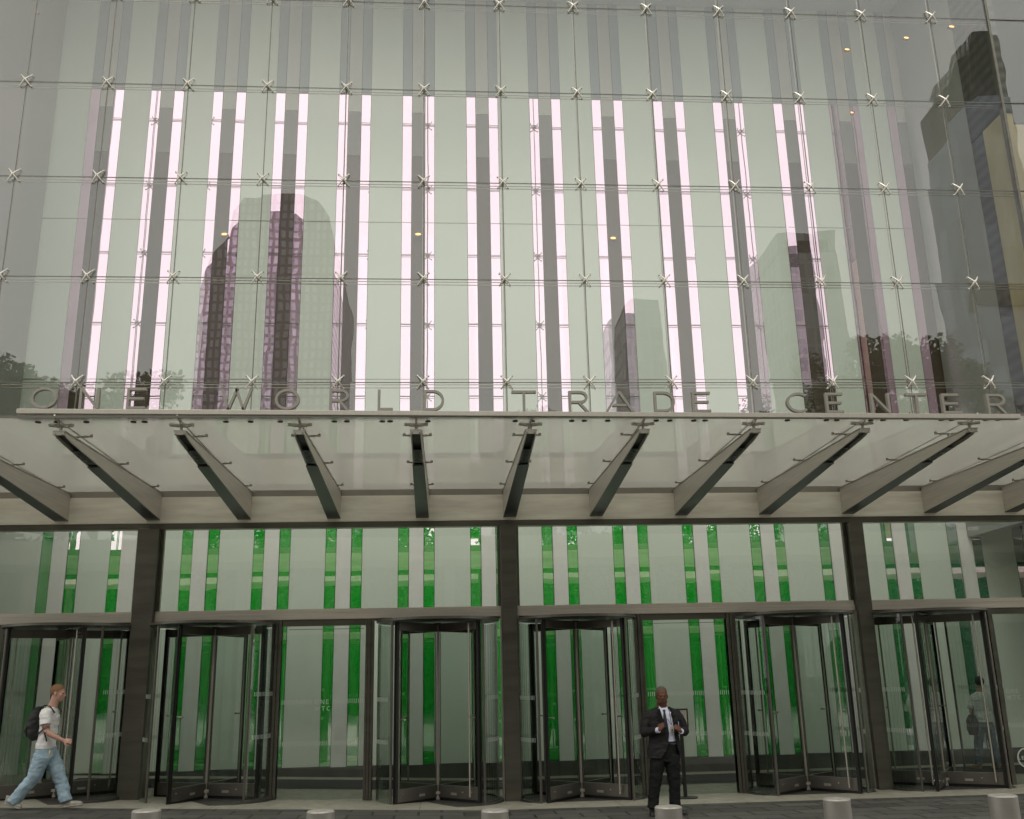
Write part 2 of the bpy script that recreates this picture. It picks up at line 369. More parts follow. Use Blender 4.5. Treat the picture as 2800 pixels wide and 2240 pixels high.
# ------------------------------------------------------------------ letters
def glyph(ch, mb, x, z, w, h, t, y0, y1, mtx=None):
    def q(pts): mb.prism([(x + a * w, z + b * h) for a, b in pts], y0, y1, 'y', mtx)
    tw, th = t / w, t / h
    e = .0006
    if ch == 'O': mb.ring(x + w / 2, z + h / 2, w / 2, h / 2, t, 0, 360, y0, y1, 36, mtx)
    elif ch == 'C': mb.ring(x + w * .54, z + h / 2, w * .54, h / 2, t, 48, 312, y0, y1, 30, mtx)
    elif ch == 'E':
        q([(0, 0), (tw, 0), (tw, 1), (0, 1)])
        for b in (0, .5 - th / 2, 1 - th): q([(tw, b), (1 if b != .5 - th / 2 else .9, b), (1 if b != .5 - th / 2 else .9, b + th), (tw, b + th)])
    elif ch == 'L': q([(0, 0), (tw, 0), (tw, 1), (0, 1)]); q([(tw, 0), (1, 0), (1, th), (tw, th)])
    elif ch == 'T': q([(0, 1 - th), (1, 1 - th), (1, 1), (0, 1)]); q([(.5 - tw / 2, 0), (.5 + tw / 2, 0), (.5 + tw / 2, 1 - th), (.5 - tw / 2, 1 - th)])
    elif ch == 'N':
        q([(0, 0), (tw, 0), (tw, 1), (0, 1)]); q([(1 - tw, 0), (1, 0), (1, 1), (1 - tw, 1)])
        q([(tw, 1), (tw, 1 - 1.5 * th), (1 - tw, 0), (1 - tw, 1.5 * th)])
    elif ch == 'A':
        q([(0, 0), (tw * 1.1, 0), (.5 + tw * .55, 1), (.5 - tw * .55, 1)]); q([(1 - tw * 1.1, 0), (1, 0), (.5 + tw * .56, 1), (.5, 1 - th), (.5, .86)])
        q([(.24, .26), (.76, .26), (.72, .26 + th), (.28, .26 + th)])
    elif ch == 'W':
        for a, b in ((0, .27), (.52, .27), (.48, .73), (1, .73)):
            q([(a - tw * .5 if 0 < a < 1 else (a if a == 0 else a - tw), 1), ((a + tw * .5) if 0 < a < 1 else (tw if a == 0 else 1), 1), (b + tw * .5, 0), (b - tw * .5, 0)])
    elif ch == 'V': pass
    elif ch in 'RD':
        q([(0, 0), (tw, 0), (tw, 1), (0, 1)])
        if ch == 'D':
            mb.ring(x + w * .46, z + h / 2, w * .54, h / 2, t, -90, 90, y0, y1, 20, mtx)
            q([(tw, 0), (.46, 0), (.46, th), (tw, th)]); q([(tw, 1 - th), (.46, 1 - th), (.46, 1), (tw, 1)])
        else:
            mb.ring(x + w * .58, z + h * .70, w * .38, h * .30, t, -90, 90, y0, y1, 18, mtx)
            q([(tw, .4), (.58, .4), (.58, .4 + th), (tw, .4 + th)]); q([(tw, 1 - th), (.58, 1 - th), (.58, 1), (tw, 1)])
            q([(.48, .4), (.48 + tw * 1.2, .4), (1, 0), (1 - tw * 1.25, 0)])

YC = -4.4      # canopy front edge
LET = [('O', -4.658, -4.346), ('N', -4.083, -3.847), ('E', -3.52, -3.294), ('W', -2.4, -2.01), ('O', -1.734, -1.433), ('R', -1.068, -.823),
       ('L', -.473, -.285), ('D', .097, .351), ('T', 1.2, 1.51), ('R', 1.921, 2.174), ('A', 2.386, 2.75), ('D', 3.012, 3.28), ('E', 3.502, 3.74),
       ('C', 4.732, 5.03), ('E', 5.25, 5.48), ('N', 5.847, 6.10), ('T', 6.321, 6.60), ('E', 6.798, 7.03), ('R', 7.405, 7.66)]
wl = ['ONE'] * 3 + ['WORLD'] * 5 + ['TRADE'] * 5 + ['CENTER'] * 6
ordn = ['first', 'second', 'third', 'fourth', 'fifth', 'sixth']
cnt = {}
for (ch, x0, x1), wd in zip(LET, wl):
    i = cnt.get(wd, 0); cnt[wd] = i + 1
    zb = 4.99 - .0075 * (x0 + 4.8) + .002
    mb = MB(); glyph(ch, mb, 0, 0, x1 - x0, .268, .031, -.028, .028)
    tag(mb.build('sign_letter', 'letter', loc=(x0, YC + .02, zb)), 'steel letter %s, %s letter of the word %s on the canopy edge' % (ch, ordn[i], wd), 'letter', 'sign letters standing on the canopy edge')

# ------------------------------------------------------------------ curtain wall
DX = 1.45
rows = [14.373 - 1.9226 * i for i in range(5)]
XL, XR, ZT = -8.45, 11.35, 17.4
cw = empty('curtain_wall', 'tall cable-held clear glass wall with star-shaped steel fittings above the canopy', 'glass wall')
xs = [XL] + [(c - 5) * DX for c in range(13)] + [XR]
zs = [4.80] + rows[::-1] + [rows[0] + 1.9226]
for i in range(len(xs) - 1):
    for j in range(len(zs) - 1):
        a, b, c, e = xs[i] + .007, xs[i + 1] - .007, zs[j] + .007, zs[j + 1] - .007
        mb = MB(); mb.box(-(b - a) / 2, (b - a) / 2, -.008, .008, -(e - c) / 2, (e - c) / 2)
        o = mb.build('glass_pane', 'glass', cw, loc=((a + b) / 2, 0, (c + e) / 2))
        o.rotation_euler = (random.gauss(0, .0010), 0, random.gauss(0, .0013))
mb = MB(); mb.box(XL, XR, -.008, .008, zs[-1] + .01, ZT); mb.build('top_glass', 'glass', cw)
mb = MB()      # silicone joints
for x in xs[1:-1]: mb.box(x - .0068, x + .0068, -.007, .007, zs[0], ZT)
for z in zs[1:]: mb.box(xs[0], xs[-1], -.0065, .0065, z - .0068, z + .0068)
mb.build('silicone_joint', 'joint', cw)
for c in range(13):
    x = (c - 5) * DX; mb = MB(); mb.tube([(x - .012, .055, 4.8), (x - .012, .055, ZT)], .009, 8); mb.build('vertical_cable', 'cable', cw, True)
for z in zs[1:]:
    mb = MB(); mb.tube([(XL, .07, z - .075), (XR, .07, z - .075)], .008, 8); mb.tube([(XL, .09, z - .012), (XR, .09, z - .012)], .008, 8)
    mb.build('horizontal_cable', 'cable', cw, True)
def spider_mesh():
    mb = MB()
    for sx in (-1, 1):
        for sz in (-1, 1):
            mb.tube([(0, -.085, 0), (sx * .045, -.068, sz * .055), (sx * .092, -.040, sz * .112)], [.020, .0145, .0085], 8)
            mb.ell((sx * .094, -.036, sz * .114), (.0145, .0145, .0145), seg=10)
            mb.tube([(sx * .094, -.036, sz * .114), (sx * .094, .0, sz * .114)], .012, 8)
            mb.tube([(0, .075, 0), (sx * .05, .04, sz * .05)], [.016, .010], 8)
            mb.ell((sx * .095, -.016, sz * .108), (.016, .012, .016), seg=8)
    mb.ell((0, -.078, 0), (.026, .020, .028), seg=12)
    mb.tube([(0, -.06, 0), (0, .09, 0)], .016, 10)
    return mb.mesh('spider_fitting')
sm = spider_mesh()
for c in range(13):
    for z in rows + [rows[0] + 1.9226]:
        place(sm, 'spider_fitting', 'bright', cw, True, loc=((c - 5) * DX, 0, z))

# ------------------------------------------------------------------ lobby wall behind the glass
YW = 3.7
pier = [-7.345, -6.02, -4.632, -3.229, -1.80, -.345, 1.115, 2.58, 4.048, 5.51, 6.935, 8.40, 9.76, 11.18, 12.62, 14.07, 15.5]
lw = empty('lobby_wall', 'inner wall of pale frosted panels, colour-shifting glass strips and stone piers', 'wall', (0, YW, 0))
ZB = .19
def zb(x): return ZB if x > 1 else ZB + .02
PW, GW = .30, .215
for k, x in enumerate(pier):
    f0 = pier[k - 1] + PW + GW if k else -8.6
    f1 = x - GW
    mb = MB(); mb.box(f0 + .004, f1 - .004, 0, .03, ZB, ZT); mb.build('frosted_panel', 'frost', lw)
    for a, b in ((x - GW, x), (x + PW, x + PW + GW)):
        for nm_, z0, z1, m in (('dichroic_strip', ZB, 4.95, 'dichro_backlit'), ('dichroic_strip', 4.96, 14.78, 'dichro'), ('strip_head', 14.79, ZT, 'ceiling_reflection')):
            mb = MB(); mb.box(-(b - a) / 2 + .006, (b - a) / 2 - .006, -.004, .025, -(z1 - z0) / 2, (z1 - z0) / 2)
            o = mb.build('dichroic_strip', m, lw, loc=((a + b) / 2, 0, (z0 + z1) / 2)); o.name = nm_; o.rotation_euler = (random.gauss(0, .0006), 0, .006 + random.gauss(0, .0012))
    for nm, z0, z1, m in (('stone_pier', ZB - .01, 4.95, 'white'), ('interior_shade_panel', 4.96, 13.2, 'greypier'), ('pier_band', 13.21, 14.32, 'midpier'), ('pier_head', 14.33, ZT, 'lightpier')):
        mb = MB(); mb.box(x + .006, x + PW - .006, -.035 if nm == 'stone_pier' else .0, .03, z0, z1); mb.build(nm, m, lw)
mb = MB()
for x in pier:
    for a in (x, x + PW): mb.box(a - .0055, a + .0055, -.002, .02, ZB, ZT)
mb.build('metal_trim', 'dark', lw)
mb = MB()
for k, x in enumerate(pier):
    for z in (11.55, 7.9):
        f0 = pier[k - 1] + PW if k else -8.6
        mb.box(f0 + .008, x - .008, -.007, .002, z - .007, z + .007)
mb.build('horizontal_trim', 'cable', lw)
mb = MB(); mb.box(-8.6, 16.4, .035, .5, -.2, ZT); mb.build('backing', 'darkwall', lw)
mb = MB(); mb.box(-8.6, 16.4, -.05, .033, -.15, ZB - .012); mb.build('plinth', 'base', lw)

def louvre():
    m, N, L, o = mat('louvred_side_wall'); p = N.new('ShaderNodeBsdfPrincipled'); L.new(p.outputs[0], o.inputs[0])
    tc = N.new('ShaderNodeTexCoord'); wv = N.new('ShaderNodeTexWave'); wv.bands_direction = 'Z'; wv.inputs['Scale'].default_value = 1.3; wv.inputs['Distortion'].default_value = .1
    L.new(tc.outputs['Object'], wv.inputs[0]); cr = N.new('ShaderNodeValToRGB')
    cr.color_ramp.elements[0].color = (.075, .072, .062, 1); cr.color_ramp.elements[1].color = (.12, .117, .10, 1)
    L.new(wv.outputs['Color'], cr.inputs[0]); L.new(cr.outputs[0], p.inputs['Base Color']); p.inputs['Roughness'].default_value = .35; p.inputs['Metallic'].default_value = .5
    return m
MT['louvre'] = louvre()
sw = MB(); sw.box(XL - .25, XL + .17, .14, YW - .06, 5.0, ZT); sw.box(XL - .25, XL - .02, .12, YW + .2, -.1, 4.99)
tag(sw.build('side_wall', pbr('grey_side_panel', (.34, .335, .31), .3, .1, .06, 1)), 'grey side wall closing the left end of the lobby behind glass', 'wall')
sw = MB(); sw.box(XR + .02, XR + .25, .12, .80, 4.9, 12.3)
tag(sw.build('side_wall', 'gold'), 'stone side wall coloured as if lamplit below the dark louvres at upper right', 'wall')
sw = MB(); sw.box(XR + .02, XR + .25, .12, 1.25, 12.31, ZT); sw.box(XR + .03, XR + .25, .81, 1.25, 4.4, 12.30)
tag(sw.build('side_wall', 'louvre'), 'dark louvred side wall at the upper right end of the lobby', 'wall')
sw = MB(); sw.box(XR + .03, XR + .25, 1.26, YW - .06, 4.4, ZT)
tag(sw.build('side_wall', pbr('pale_side_panel', (.33, .325, .30), .35, 0, .06, 1)), 'pale inner side wall deep behind the dark louvres at upper right', 'wall')
mb = MB(); mb.box(XL - .25, XR + .25, -.05, YW + .4, ZT + .01, ZT + .5); tag(mb.build('lobby_ceiling', 'ceil'), 'pale ceiling over the tall lobby behind the glass', 'ceiling')

# right-hand end bay: glass over a stone wall coloured as if lamplit
eb = empty('end_bay', 'right end bay with dark glass over a stone wall coloured as if lamplit', 'wall', (XR, 0, 0))
mb = MB(); mb.box(.03, 1.9, -.008, .008, 4.8, ZT); mb.build('glass_pane', 'glass', eb)
mb = MB(); mb.box(.26, 2.2, .5, .7, 4.8, 12.3); mb.build('stone_panel', 'gold', eb)
mb = MB(); mb.box(.30, 2.2, .5, .7, 12.32, ZT); mb.build('dark_panel', 'darkwall', eb)
mb = MB(); mb.box(-.02, .028, -.03, .1, 4.8, ZT); mb.build('corner_mullion', 'bronze', eb)
mb = MB()
for z in zs[1:]: mb.box(.03, 1.9, -.02, .012, z - .008, z + .008)
mb.build('glass_joint', 'joint', eb)
for nm, x0, x1, lb in (('podium_wall', -30, -8.75, 'grey podium cladding left of the entrance glass'), ('podium_wall', 16.3, 32, 'grey podium cladding right of the entrance glass')):
    mb = MB(); mb.box(x0, x1, -.12, 4.2, -.3, 30)
    for k in range(int((x1 - x0) / 1.45)): mb.box(x0 + .2 + k * 1.45, x0 + .5 + k * 1.45, -.42, -.121, 5, 30)
    tag(mb.build(nm, 'cladding'), lb, 'wall')
mb = MB(); mb.box(13.3, 16.2, -.12, 3.6, 4.9, ZT + .5); mb.box(-8.75, 16.29, -.12, 4.2, ZT + .52, 30); tag(mb.build('podium_wall', 'cladding'), 'grey podium cladding above the tall entrance glass', 'wall')

# ------------------------------------------------------------------ downlights
for (x, y, z, lb) in [(-4.39, 3.63, 11.18, 'lit warm downlight in the lobby, left one of the lower row of three'), (-.19, 3.63, 11.23, 'lit warm downlight in the lobby, middle one of the lower row of three'),
                   (4.16, 3.63, 11.19, 'lit warm downlight in the lobby, right one of the lower row of three'),
                   (10.1, 3.55, 16.2, 'lit warm downlight high at upper right, left one of three'), (10.85, 2.2, 15.55, 'lit warm downlight high at upper right, middle one of three'),
                   (11.2, 1.0, 14.95, 'lit warm downlight high at upper right, nearest the dark end wall'), (-8.3, 2.2, 15.6, 'lone lit warm downlight at the upper left corner')]:
    t = empty('downlight', lb, 'lamp', (x, y, z), group='warm lobby downlights')
    mb = MB(); mb.ring(0, 0, .085, .05, .02, 0, 360, -.03, .03, 20); mb.build('trim_ring', 'bronze2', t)
    mb = MB(); mb.ell((0, 0, 0), (.064, .02, .03), seg=14); mb.build('lens', 'lamp', t, True)

# ------------------------------------------------------------------ storefront
sf = empty('storefront', 'steel-framed ground floor glazing under the canopy with transom beam', 'storefront')
mb = MB(); mb.box(XL - .2, 16.2, -.06, .12, 4.27, 4.70); mb.build('header_band', 'band', sf, bevel=.004)
mb = MB(); mb.box(XL - .2, 16.2, -.0465, .12, 4.703, 4.835); mb.build('header_cap', 'bandtop', sf)
mb = MB(); mb.box(XL - .2, 16.2, -.05, .10, 4.175, 4.267); mb.build('header_soffit', 'bronze', sf)
colx = [(-4.535, -4.215), (1.285, 1.535), (7.185, 7.425)]
bays = [(XL - .2, -4.54), (-4.21, 1.28), (1.54, 7.18), (7.43, 16.2)]
for a, b in bays:
    mb = MB(); mb.box(a, b, -.085, .07, 2.70, 2.80); mb.build('transom_beam', 'transom', sf, bevel=.004)
    mb = MB(); mb.box(a, b, -.065, .07, 2.803, 2.865); mb.build('transom_cap', 'transom', sf, bevel=.003)
    mb = MB(); mb.box(a + .05, b - .05, -.008, .008, 2.868, 4.172); mb.build('transom_glass', 'shop', sf)
    mb = MB(); mb.box(a, a + .048, -.04, .04, 2.866, 4.173); mb.build('glazing_bead', 'bronze', sf); mb = MB(); mb.box(b - .048, b, -.04, .04, 2.866, 4.173); mb.build('glazing_bead', 'bronze', sf)
mull = [(-6.60, -6.43), (-2.37, -2.22), (-.895, -.765), (3.45, 3.59), (4.985, 5.13), (9.39, 9.52)]
for a, b in mull:
    z0 = zg(a, 0) - .05
    mb = MB(); w3 = (b - a) / 3
    mb.box(a, a + w3 - .004, -.075, .09, z0, 2.698); mb.box(a + w3 + .004, b - w3 - .004, -.09, .09, z0, 2.698); mb.box(b - w3 + .004, b, -.075, .09, z0, 2.698); mb.box(a, b, -.05, .085, z0, 2.697)
    mb.build('mullion', 'bronze', sf, bevel=.003)
for a, b in ((-6.42, -4.54), (-4.21, -2.375), (-.76, 1.28), (1.54, 3.445), (5.135, 7.18), (7.43, 9.385)):
    mb = MB(); mb.box(a, b, -.045, .06, 2.665, 2.698); mb.build('door_head', 'bronze', sf)
for a, b in ((-8.6, -6.61), (-2.215, -.90), (3.595, 4.98), (9.525, 11.4), (11.45, 16.2)):
    z0 = zg((a + b) / 2, 0)
    mb = MB(); mb.box(a, b, -.006, .006, z0 + .0, 2.60); mb.build('fixed_glass', 'door', sf)
    mb = MB(); mb.box(a, b, -.045, .06, 2.601, 2.698); mb.build('door_head', 'bronze', sf)
    if b < 9:
        mb = MB(); mb.box(a + .1, b - .03, -.02, -.008, 2.545, 2.552); mb.build('hanging_rod', 'dark', sf)
        for q in (a, b): pass
fr = MB()
for a, b in ((-2.215, -.90), (3.595, 4.98), (9.53, 11.35)):
    skip = (-1.72, -1.41) if b < 0 else (9.57, 9.93) if a > 9 else (9, 9)
    x = a + .03
    while x < b - .02:
        for z0, z1 in ((1.405, 1.472), (.785, .850)):
            zz = zg(0, 0) * 0
            if not (z0 > 1 and skip[0] < x < skip[1]): fr.box(x, x + .010, -.0105, -.0065, z0 + zz, z1 + zz)
        x += .032
def words(mb, lines, x, z, h, t, y0, y1, adv=1.35):
    for li, ln in enumerate(lines):
        cx = x
        for ch in ln:
            wd = {'W': 1.25, 'O': 1.0, 'N': .85, 'E': .62, 'T': .8, 'C': .9, 'L': .6, 'D': .85}[ch] * h
            glyph(ch, mb, cx, z - li * h * 1.55, wd, h, t, y0, y1); cx += wd + h * .42
words(fr, ['ONE', 'WTC'], -1.675, 1.402, .066, .009, -.0105, -.0065)
words(fr, ['ONE', 'WTC'], 9.60, 1.322, .066, .009, -.0105, -.0065)
fr.ring(9.78, .31, .155, .155, .022, 0, 360, -.0105, -.0065, 40)
words(fr, ['LEED'], 9.645, .285, .055, .010, -.0105, -.0065)
fr.build('frit_marking', 'frit', sf)

for k, (a, b) in enumerate(colx):
    z0 = zg(a, 0) - .05
    t = empty('steel_column', ['dark steel column left of the widest pair of doors, nearest the walking man', 'dark steel column in the middle of the entrance front', 'dark steel column at right between the last two revolving doors'][k], 'column', ((a + b) / 2, 0, 0), group='dark steel columns of the entrance')
    hw = (b - a) / 2
    mb = MB(); mb.box(-hw, hw, -.20, .12, z0, 4.172); mb.build('shaft', 'bronze', t, bevel=.006)
    mb = MB()
    for s_ in (-1, 1): mb.box(s_ * hw - .004 * s_ if s_ < 0 else hw, (-hw if s_ < 0 else hw + .004), -.19, .10, z0, 4.17) if False else None
    mb.box(-hw - .022, -hw - .001, -.10, .10, z0, 2.695); mb.box(hw + .001, hw + .022, -.10, .10, z0, 2.695); mb.build('edge_trim', 'steel', t)

# ------------------------------------------------------------------ canopy
cp = empty('glass_canopy', 'fritted glass canopy on tapered steel beams over the doors', 'canopy', (0, 0, 0))
NB = list(range(-1, 16))
def zc(y): return 4.803 + (4.875 - 4.803) * (-y / 4.4)
for c in NB[:-1]:
    a, b = (c - 5) * DX + .008, (c - 4) * DX - .008
    if b > 14.6: continue
    bmx = bmesh.new()
    ys = [YC, -.048]
    vs = [bmx.verts.new((x, y, zc(y) + dz)) for dz in (0, .022) for x, y in ((a, ys[0]), (b, ys[0]), (b, ys[1]), (a, ys[1]))]
    for f in ((0, 3, 2, 1), (4, 5, 6, 7), (0, 1, 5, 4), (1, 2, 6, 5), (2, 3, 7, 6), (3, 0, 4, 7)): bmx.faces.new([vs[i] for i in f])
    me = bpy.data.meshes.new('canopy_pane'); bmx.to_mesh(me); bmx.free(); me.materials.append(MT['canopy']); me.materials.append(MT['shop'])
    for k_, p_ in enumerate(me.polygons): p_.material_index = 0 if k_ == 0 else 1
    place(me, 'canopy_pane', None, cp)
def beam():
    """one cantilever: two tapering side plates, closed underside near the wall, open channel at the tip"""
    o = bpy.data.objects.new('beam', None)
    prof_top = [(-4.20, 4.745), (-.062, 4.76)]
    bot = [(-.062, 4.33), (-2.95, 4.585), (-3.95, 4.665), (-4.14, 4.690), (-4.20, 4.72)]
    poly = prof_top + bot
    def hw(y): return .066 + (.105 - .066) * (4.2 + y) / 4.14
    bm = bmesh.new()
    for s_ in (-1, 1):
        A = [bm.verts.new((s_ * hw(y), y, z)) for y, z in poly]; Bv = [bm.verts.new((s_ * (hw(y) - .014), y, z)) for y, z in poly]
        n = len(poly); bm.faces.new(A); bm.faces.new(Bv[::-1])
        for i in range(n): bm.faces.new((A[i], Bv[i], Bv[(i + 1) % n], A[(i + 1) % n]))
    bmesh.ops.recalc_face_normals(bm, faces=bm.faces)
    me = bpy.data.meshes.new('beam'); bm.to_mesh(me); bm.free()
    main = place(me, 'beam', 'beam', cp, bevel=.003)
    def strip(name, pts, m, up=.0, inset=.001):
        bm = bmesh.new(); v = []
        for y, z in pts:
            h = hw(y) + inset; v.append([bm.verts.new((-h, y, z)), bm.verts.new((h, y, z)), bm.verts.new((h, y, z + up)), bm.verts.new((-h, y, z + up))])
        for a, b in zip(v, v[1:]):
            for j in range(4): bm.faces.new((a[j], a[(j + 1) % 4], b[(j + 1) % 4], b[j]))
        bm.faces.new(v[0]); bm.faces.new(v[-1][::-1]); bmesh.ops.recalc_face_normals(bm, faces=bm.faces)
        me = bpy.data.meshes.new(name); bm.to_mesh(me); bm.free(); return place(me, name, m, main)
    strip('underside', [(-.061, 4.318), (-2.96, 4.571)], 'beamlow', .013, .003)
    strip('top_flange', [(-4.235, 4.746), (-.061, 4.761)], 'steel', .012, .010)
    strip('channel', [(-4.17, 4.722), (-3.9, 4.70), (-2.97, 4.655)], 'black', .006, -.016)
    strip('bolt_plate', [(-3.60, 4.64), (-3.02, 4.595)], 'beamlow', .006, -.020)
    for y in (-3.47, -3.31, -3.15): mb = MB(); mb.disc((0, y, 4.630 - (y + 3.6) * .078 - .004), .036, -.006, 16); mb.build('access_hole', 'black', main)
    mb = MB(); mb.box(-.068, .068, -4.232, -4.205, 4.700, 4.745); mb.build('end_plate', 'rail', main)
    mb = MB()
    for s_ in (-1, 1): mb = MB(); mb.ell((s_ * .047, -4.236, 4.712), (.012, .012, .012), seg=8); mb.build('bolt', 'bright', main)
    for y in (-3.62, -2.1, -.55):
        mb = MB()
        for s_ in (-1, 1):
            z = zc(y) - .035
            mb.tube([(0, y, z), (s_ * .10, y - .035, z + .004), (s_ * .17, y, z + .006), (s_ * .10, y + .035, z + .004), (0, y, z)], .0075, 6)
            mb.disc((s_ * .172, y, z - .004), .020, .034, 10)
        mb.tube([(0, y, 4.74), (0, y, z + .01)], .014, 8)
        mb.build('glass_clamp', 'cable', main, True)
    mb = MB(); y = -4.17; z = 4.825
    for s_ in (-1, 1):
        mb.tube([(0, y, z), (s_ * .06, y - .05, z + .008), (s_ * .115, y - .03, z + .012)], [.02, .013, .010], 8)
        mb.tube([(0, y, z), (s_ * .06, y + .05, z + .008), (s_ * .115, y + .03, z + .012)], [.02, .013, .010], 8)
        mb.disc((s_ * .118, y, z), .034, .028, 14)
    mb.tube([(0, y, 4.75), (0, y, 4.85)], .018, 10); mb.tube([(0, y - .02, z), (0, YC - .01, 4.905)], .010, 8)
    mb.build('tip_clamp', 'steel', main, True)
    return main
b0 = beam()
for i, c in enumerate(NB):
    if (c - 5) * DX > 14.6 or (c - 5) * DX < -8.8: continue
    o = b0 if c == NB[0] else copy_tree(b0, cp)
    o.location = ((c - 5) * DX, 0, 0)
mb = MB()
for c in NB:
    x = (c - 5) * DX
    if x < 14.6: mb.box(x - .0075, x + .0075, YC + .003, -.07, 4.806, 4.83) if False else mb.prism([(YC + .003, zc(YC) + .001), (-.07, zc(-.07) + .001), (-.07, zc(-.07) + .021), (YC + .003, zc(YC) + .021)], x - .0075, x + .0075, 'x')
mb.build('glass_seal', 'joint', cp)
mb = MB(); poly = [(YC - .02, 4.925), (YC + .075, 4.925), (YC + .075, 4.985), (YC - .02, 4.985)]
bm = bmesh.new(); v = []
for x in (-4.80, 1.5, 7.82):
    dz = -.0075 * (x + 4.8)
    v.append([bm.verts.new((x, y, z + dz)) for y, z in poly])
for a, b in zip(v, v[1:]):
    for j in range(4): bm.faces.new((a[j], a[(j + 1) % 4], b[(j + 1) % 4], b[j]))
bm.faces.new(v[0]); bm.faces.new(v[-1][::-1]); bmesh.ops.recalc_face_normals(bm, faces=bm.faces)
me = bpy.data.meshes.new('edge_rail'); bm.to_mesh(me); bm.free(); place(me, 'edge_rail', 'rail', cp, bevel=.004)
mb = MB(); mb.box(-8.7, 14.5, YC - .006, YC - .0005, 4.872, 4.902); mb.build('edge_trim', 'joint', cp)
for i, (ch, x0, x1) in enumerate(LET):
    for x in (x0 + .05, x1 - .04):
        if i % 3 == 1 and x > x0 + .06: continue
        mb = MB(); mb.disc((x, YC + .17, 4.868), .035, -.012, 16); mb.tube([(x, YC + .17, 4.885), (x, YC + .05, 4.93)], .006, 6); mb.build('fixing_disc', 'black', cp, True)

# ------------------------------------------------------------------ revolving doors
RD = .955
def arc_pts(r, a0, a1, n=16): return [(r * math.sin(R(a0 + (a1 - a0) * i / n)), -r * math.cos(R(a0 + (a1 - a0) * i / n))) for i in range(n + 1)]
def arc_wall(mb, r, t, a0, a1, z0, z1, n=16):
    o_, i_ = arc_pts(r, a0, a1, n), arc_pts(r - t, a0, a1, n)
    for k in range(n): mb.prism([o_[k], o_[k + 1], i_[k + 1], i_[k]], z0, z1, 'z')
def door_wing(ang, parent):
    m = Matrix.Rotation(ang, 4, 'Z')      # wing lies along local +x
    Lw = RD - .045
    mb = MB()
    mb.box(.035, Lw - .05, -.022, .022, .055, .235, m); mb.box(.035, Lw - .05, -.022, .022, HW - .125, HW, m); mb.box(.044, .055, -.008, .008, .24, HW - .13, m)
    w = mb.build('door_wing', 'bronze2', parent, bevel=.003)
    mb = MB(); mb.box(Lw - .048, Lw, -.026, .026, .03, HW + .008, m); mb.box(Lw + .001, Lw + .018, -.008, .008, .03, HW + .008, m); mb.box(.03, Lw, -.006, .006, .012, .053, m); mb.build('stile', 'dark', w)
    mb = MB(); mb.box(.056, Lw - .049, -.005, .005, .236, HW - .126, m); mb.build('glass', 'door', w)
    mb = MB(); hx = Lw - .16
    mb.tube([m @ Vector((hx, -.075, .10)), m @ Vector((hx, -.075, HW - .03))], .0145, 10)
    for z in (.16, 1.22, HW - .07): mb.tube([m @ Vector((hx, -.075, z)), m @ Vector((hx + (0 if z != 1.22 else .0), .03, z))], .010, 8)
    mb.tube([m @ Vector((hx, .03, 1.22)), m @ Vector((hx, .05, 1.22))], .016, 10)
    mb.build('pull_handle', 'bright', w, True)
    mb = MB(); mb.ell(m @ Vector((hx - .2, -.024, .15)), (.012, .012, .012), seg=8); mb.box(.30, .42, -.024, .024, .10, .135, m); mb.build('lock', 'steel', w)
    return w
def revolving_door(x, ang, label):
    t = empty('revolving_door', label, 'revolving door', (x, -.02, zg(x, 0)), group='revolving doors')
    H = 2.665 - zg(x, 0); global HW; HW = H - .065
    mb = MB(); mb.disc((0, 0, -.03), 1.02, .042, 48); mb.build('floor_disc', 'disc', t)
    for s_ in (-1, 1):
        a0, a1 = (47, 133) if s_ > 0 else (-133, -47)
        mb = MB(); arc_wall(mb, RD, .010, a0, a1, .03, H - .065, 20); mb.build('curved_glass', 'door', t, True)
        mb = MB()
        for a in (a0, a1):
            q = arc_pts(RD, a, a, 1)[0]; mb.tube([(q[0], q[1], .01), (q[0], q[1], H - .06)], .020, 8)
        mb.build('post', 'bronze2', t, True)
        mb = MB(); arc_wall(mb, RD + .012, .035, a0, a1, .012, .032, 20); mb.build('kerb', 'bronze2', t)
        mb = MB(); k = a0 + 6
        while k < a1 - 4:
            for z0 in (1.49, .87): arc_wall(mb, RD + .003, .002, k, k + .55, z0, z0 + .062, 1)
            k += 2.0
        mb.build('frit_marking', 'frit', t)
    mb = MB(); mb.disc((0, 0, H - .030), RD + .015, .022, 48); mb.build('drum_ceiling', 'dark', t)
    mb = MB(); arc_wall(mb, RD + .03, .010, -180, 180, H - .038, H, 48); mb.build('drum_ring', 'bronze2', t)
    mb = MB(); mb.tube([(0, 0, .02), (0, 0, H - .06)], .023, 12); mb.build('centre_post', 'rail', t, True)
    mb = MB(); mb.disc((0, 0, .10), .075, .04, 20); mb.disc((0, 0, .02), .05, .08, 16); mb.build('bottom_hub', 'steel', t, True)
    mb = MB(); mb.disc((0, 0, HW - .02), .10, .03, 20, r2=.07)
    for sx in (-1, 1):
        for z in (HW - .01, HW + .03): mb.ell((sx * .03, -.05, z), (.011, .011, .011), seg=8)
    mb.build('top_hub', 'bronze2', t, True)
    for k in range(4): door_wing(R(ang + 90 * k), t)
    return t
DL = ['revolving door at the far left, behind the walking man', 'second revolving door from the left, right of the first dark column', 'revolving door just left of the middle dark column',
      'revolving door just right of the middle column, beside the suited guard', 'revolving door left of the last dark column', 'revolving door at the far right, with a person in white seen behind it']
for (x, a), lb in zip(((-5.49, -58), (-3.27, -112), (.255, -45), (2.49, -42), (6.10, -50), (8.36, -34)), DL): revolving_door(x, a, lb)

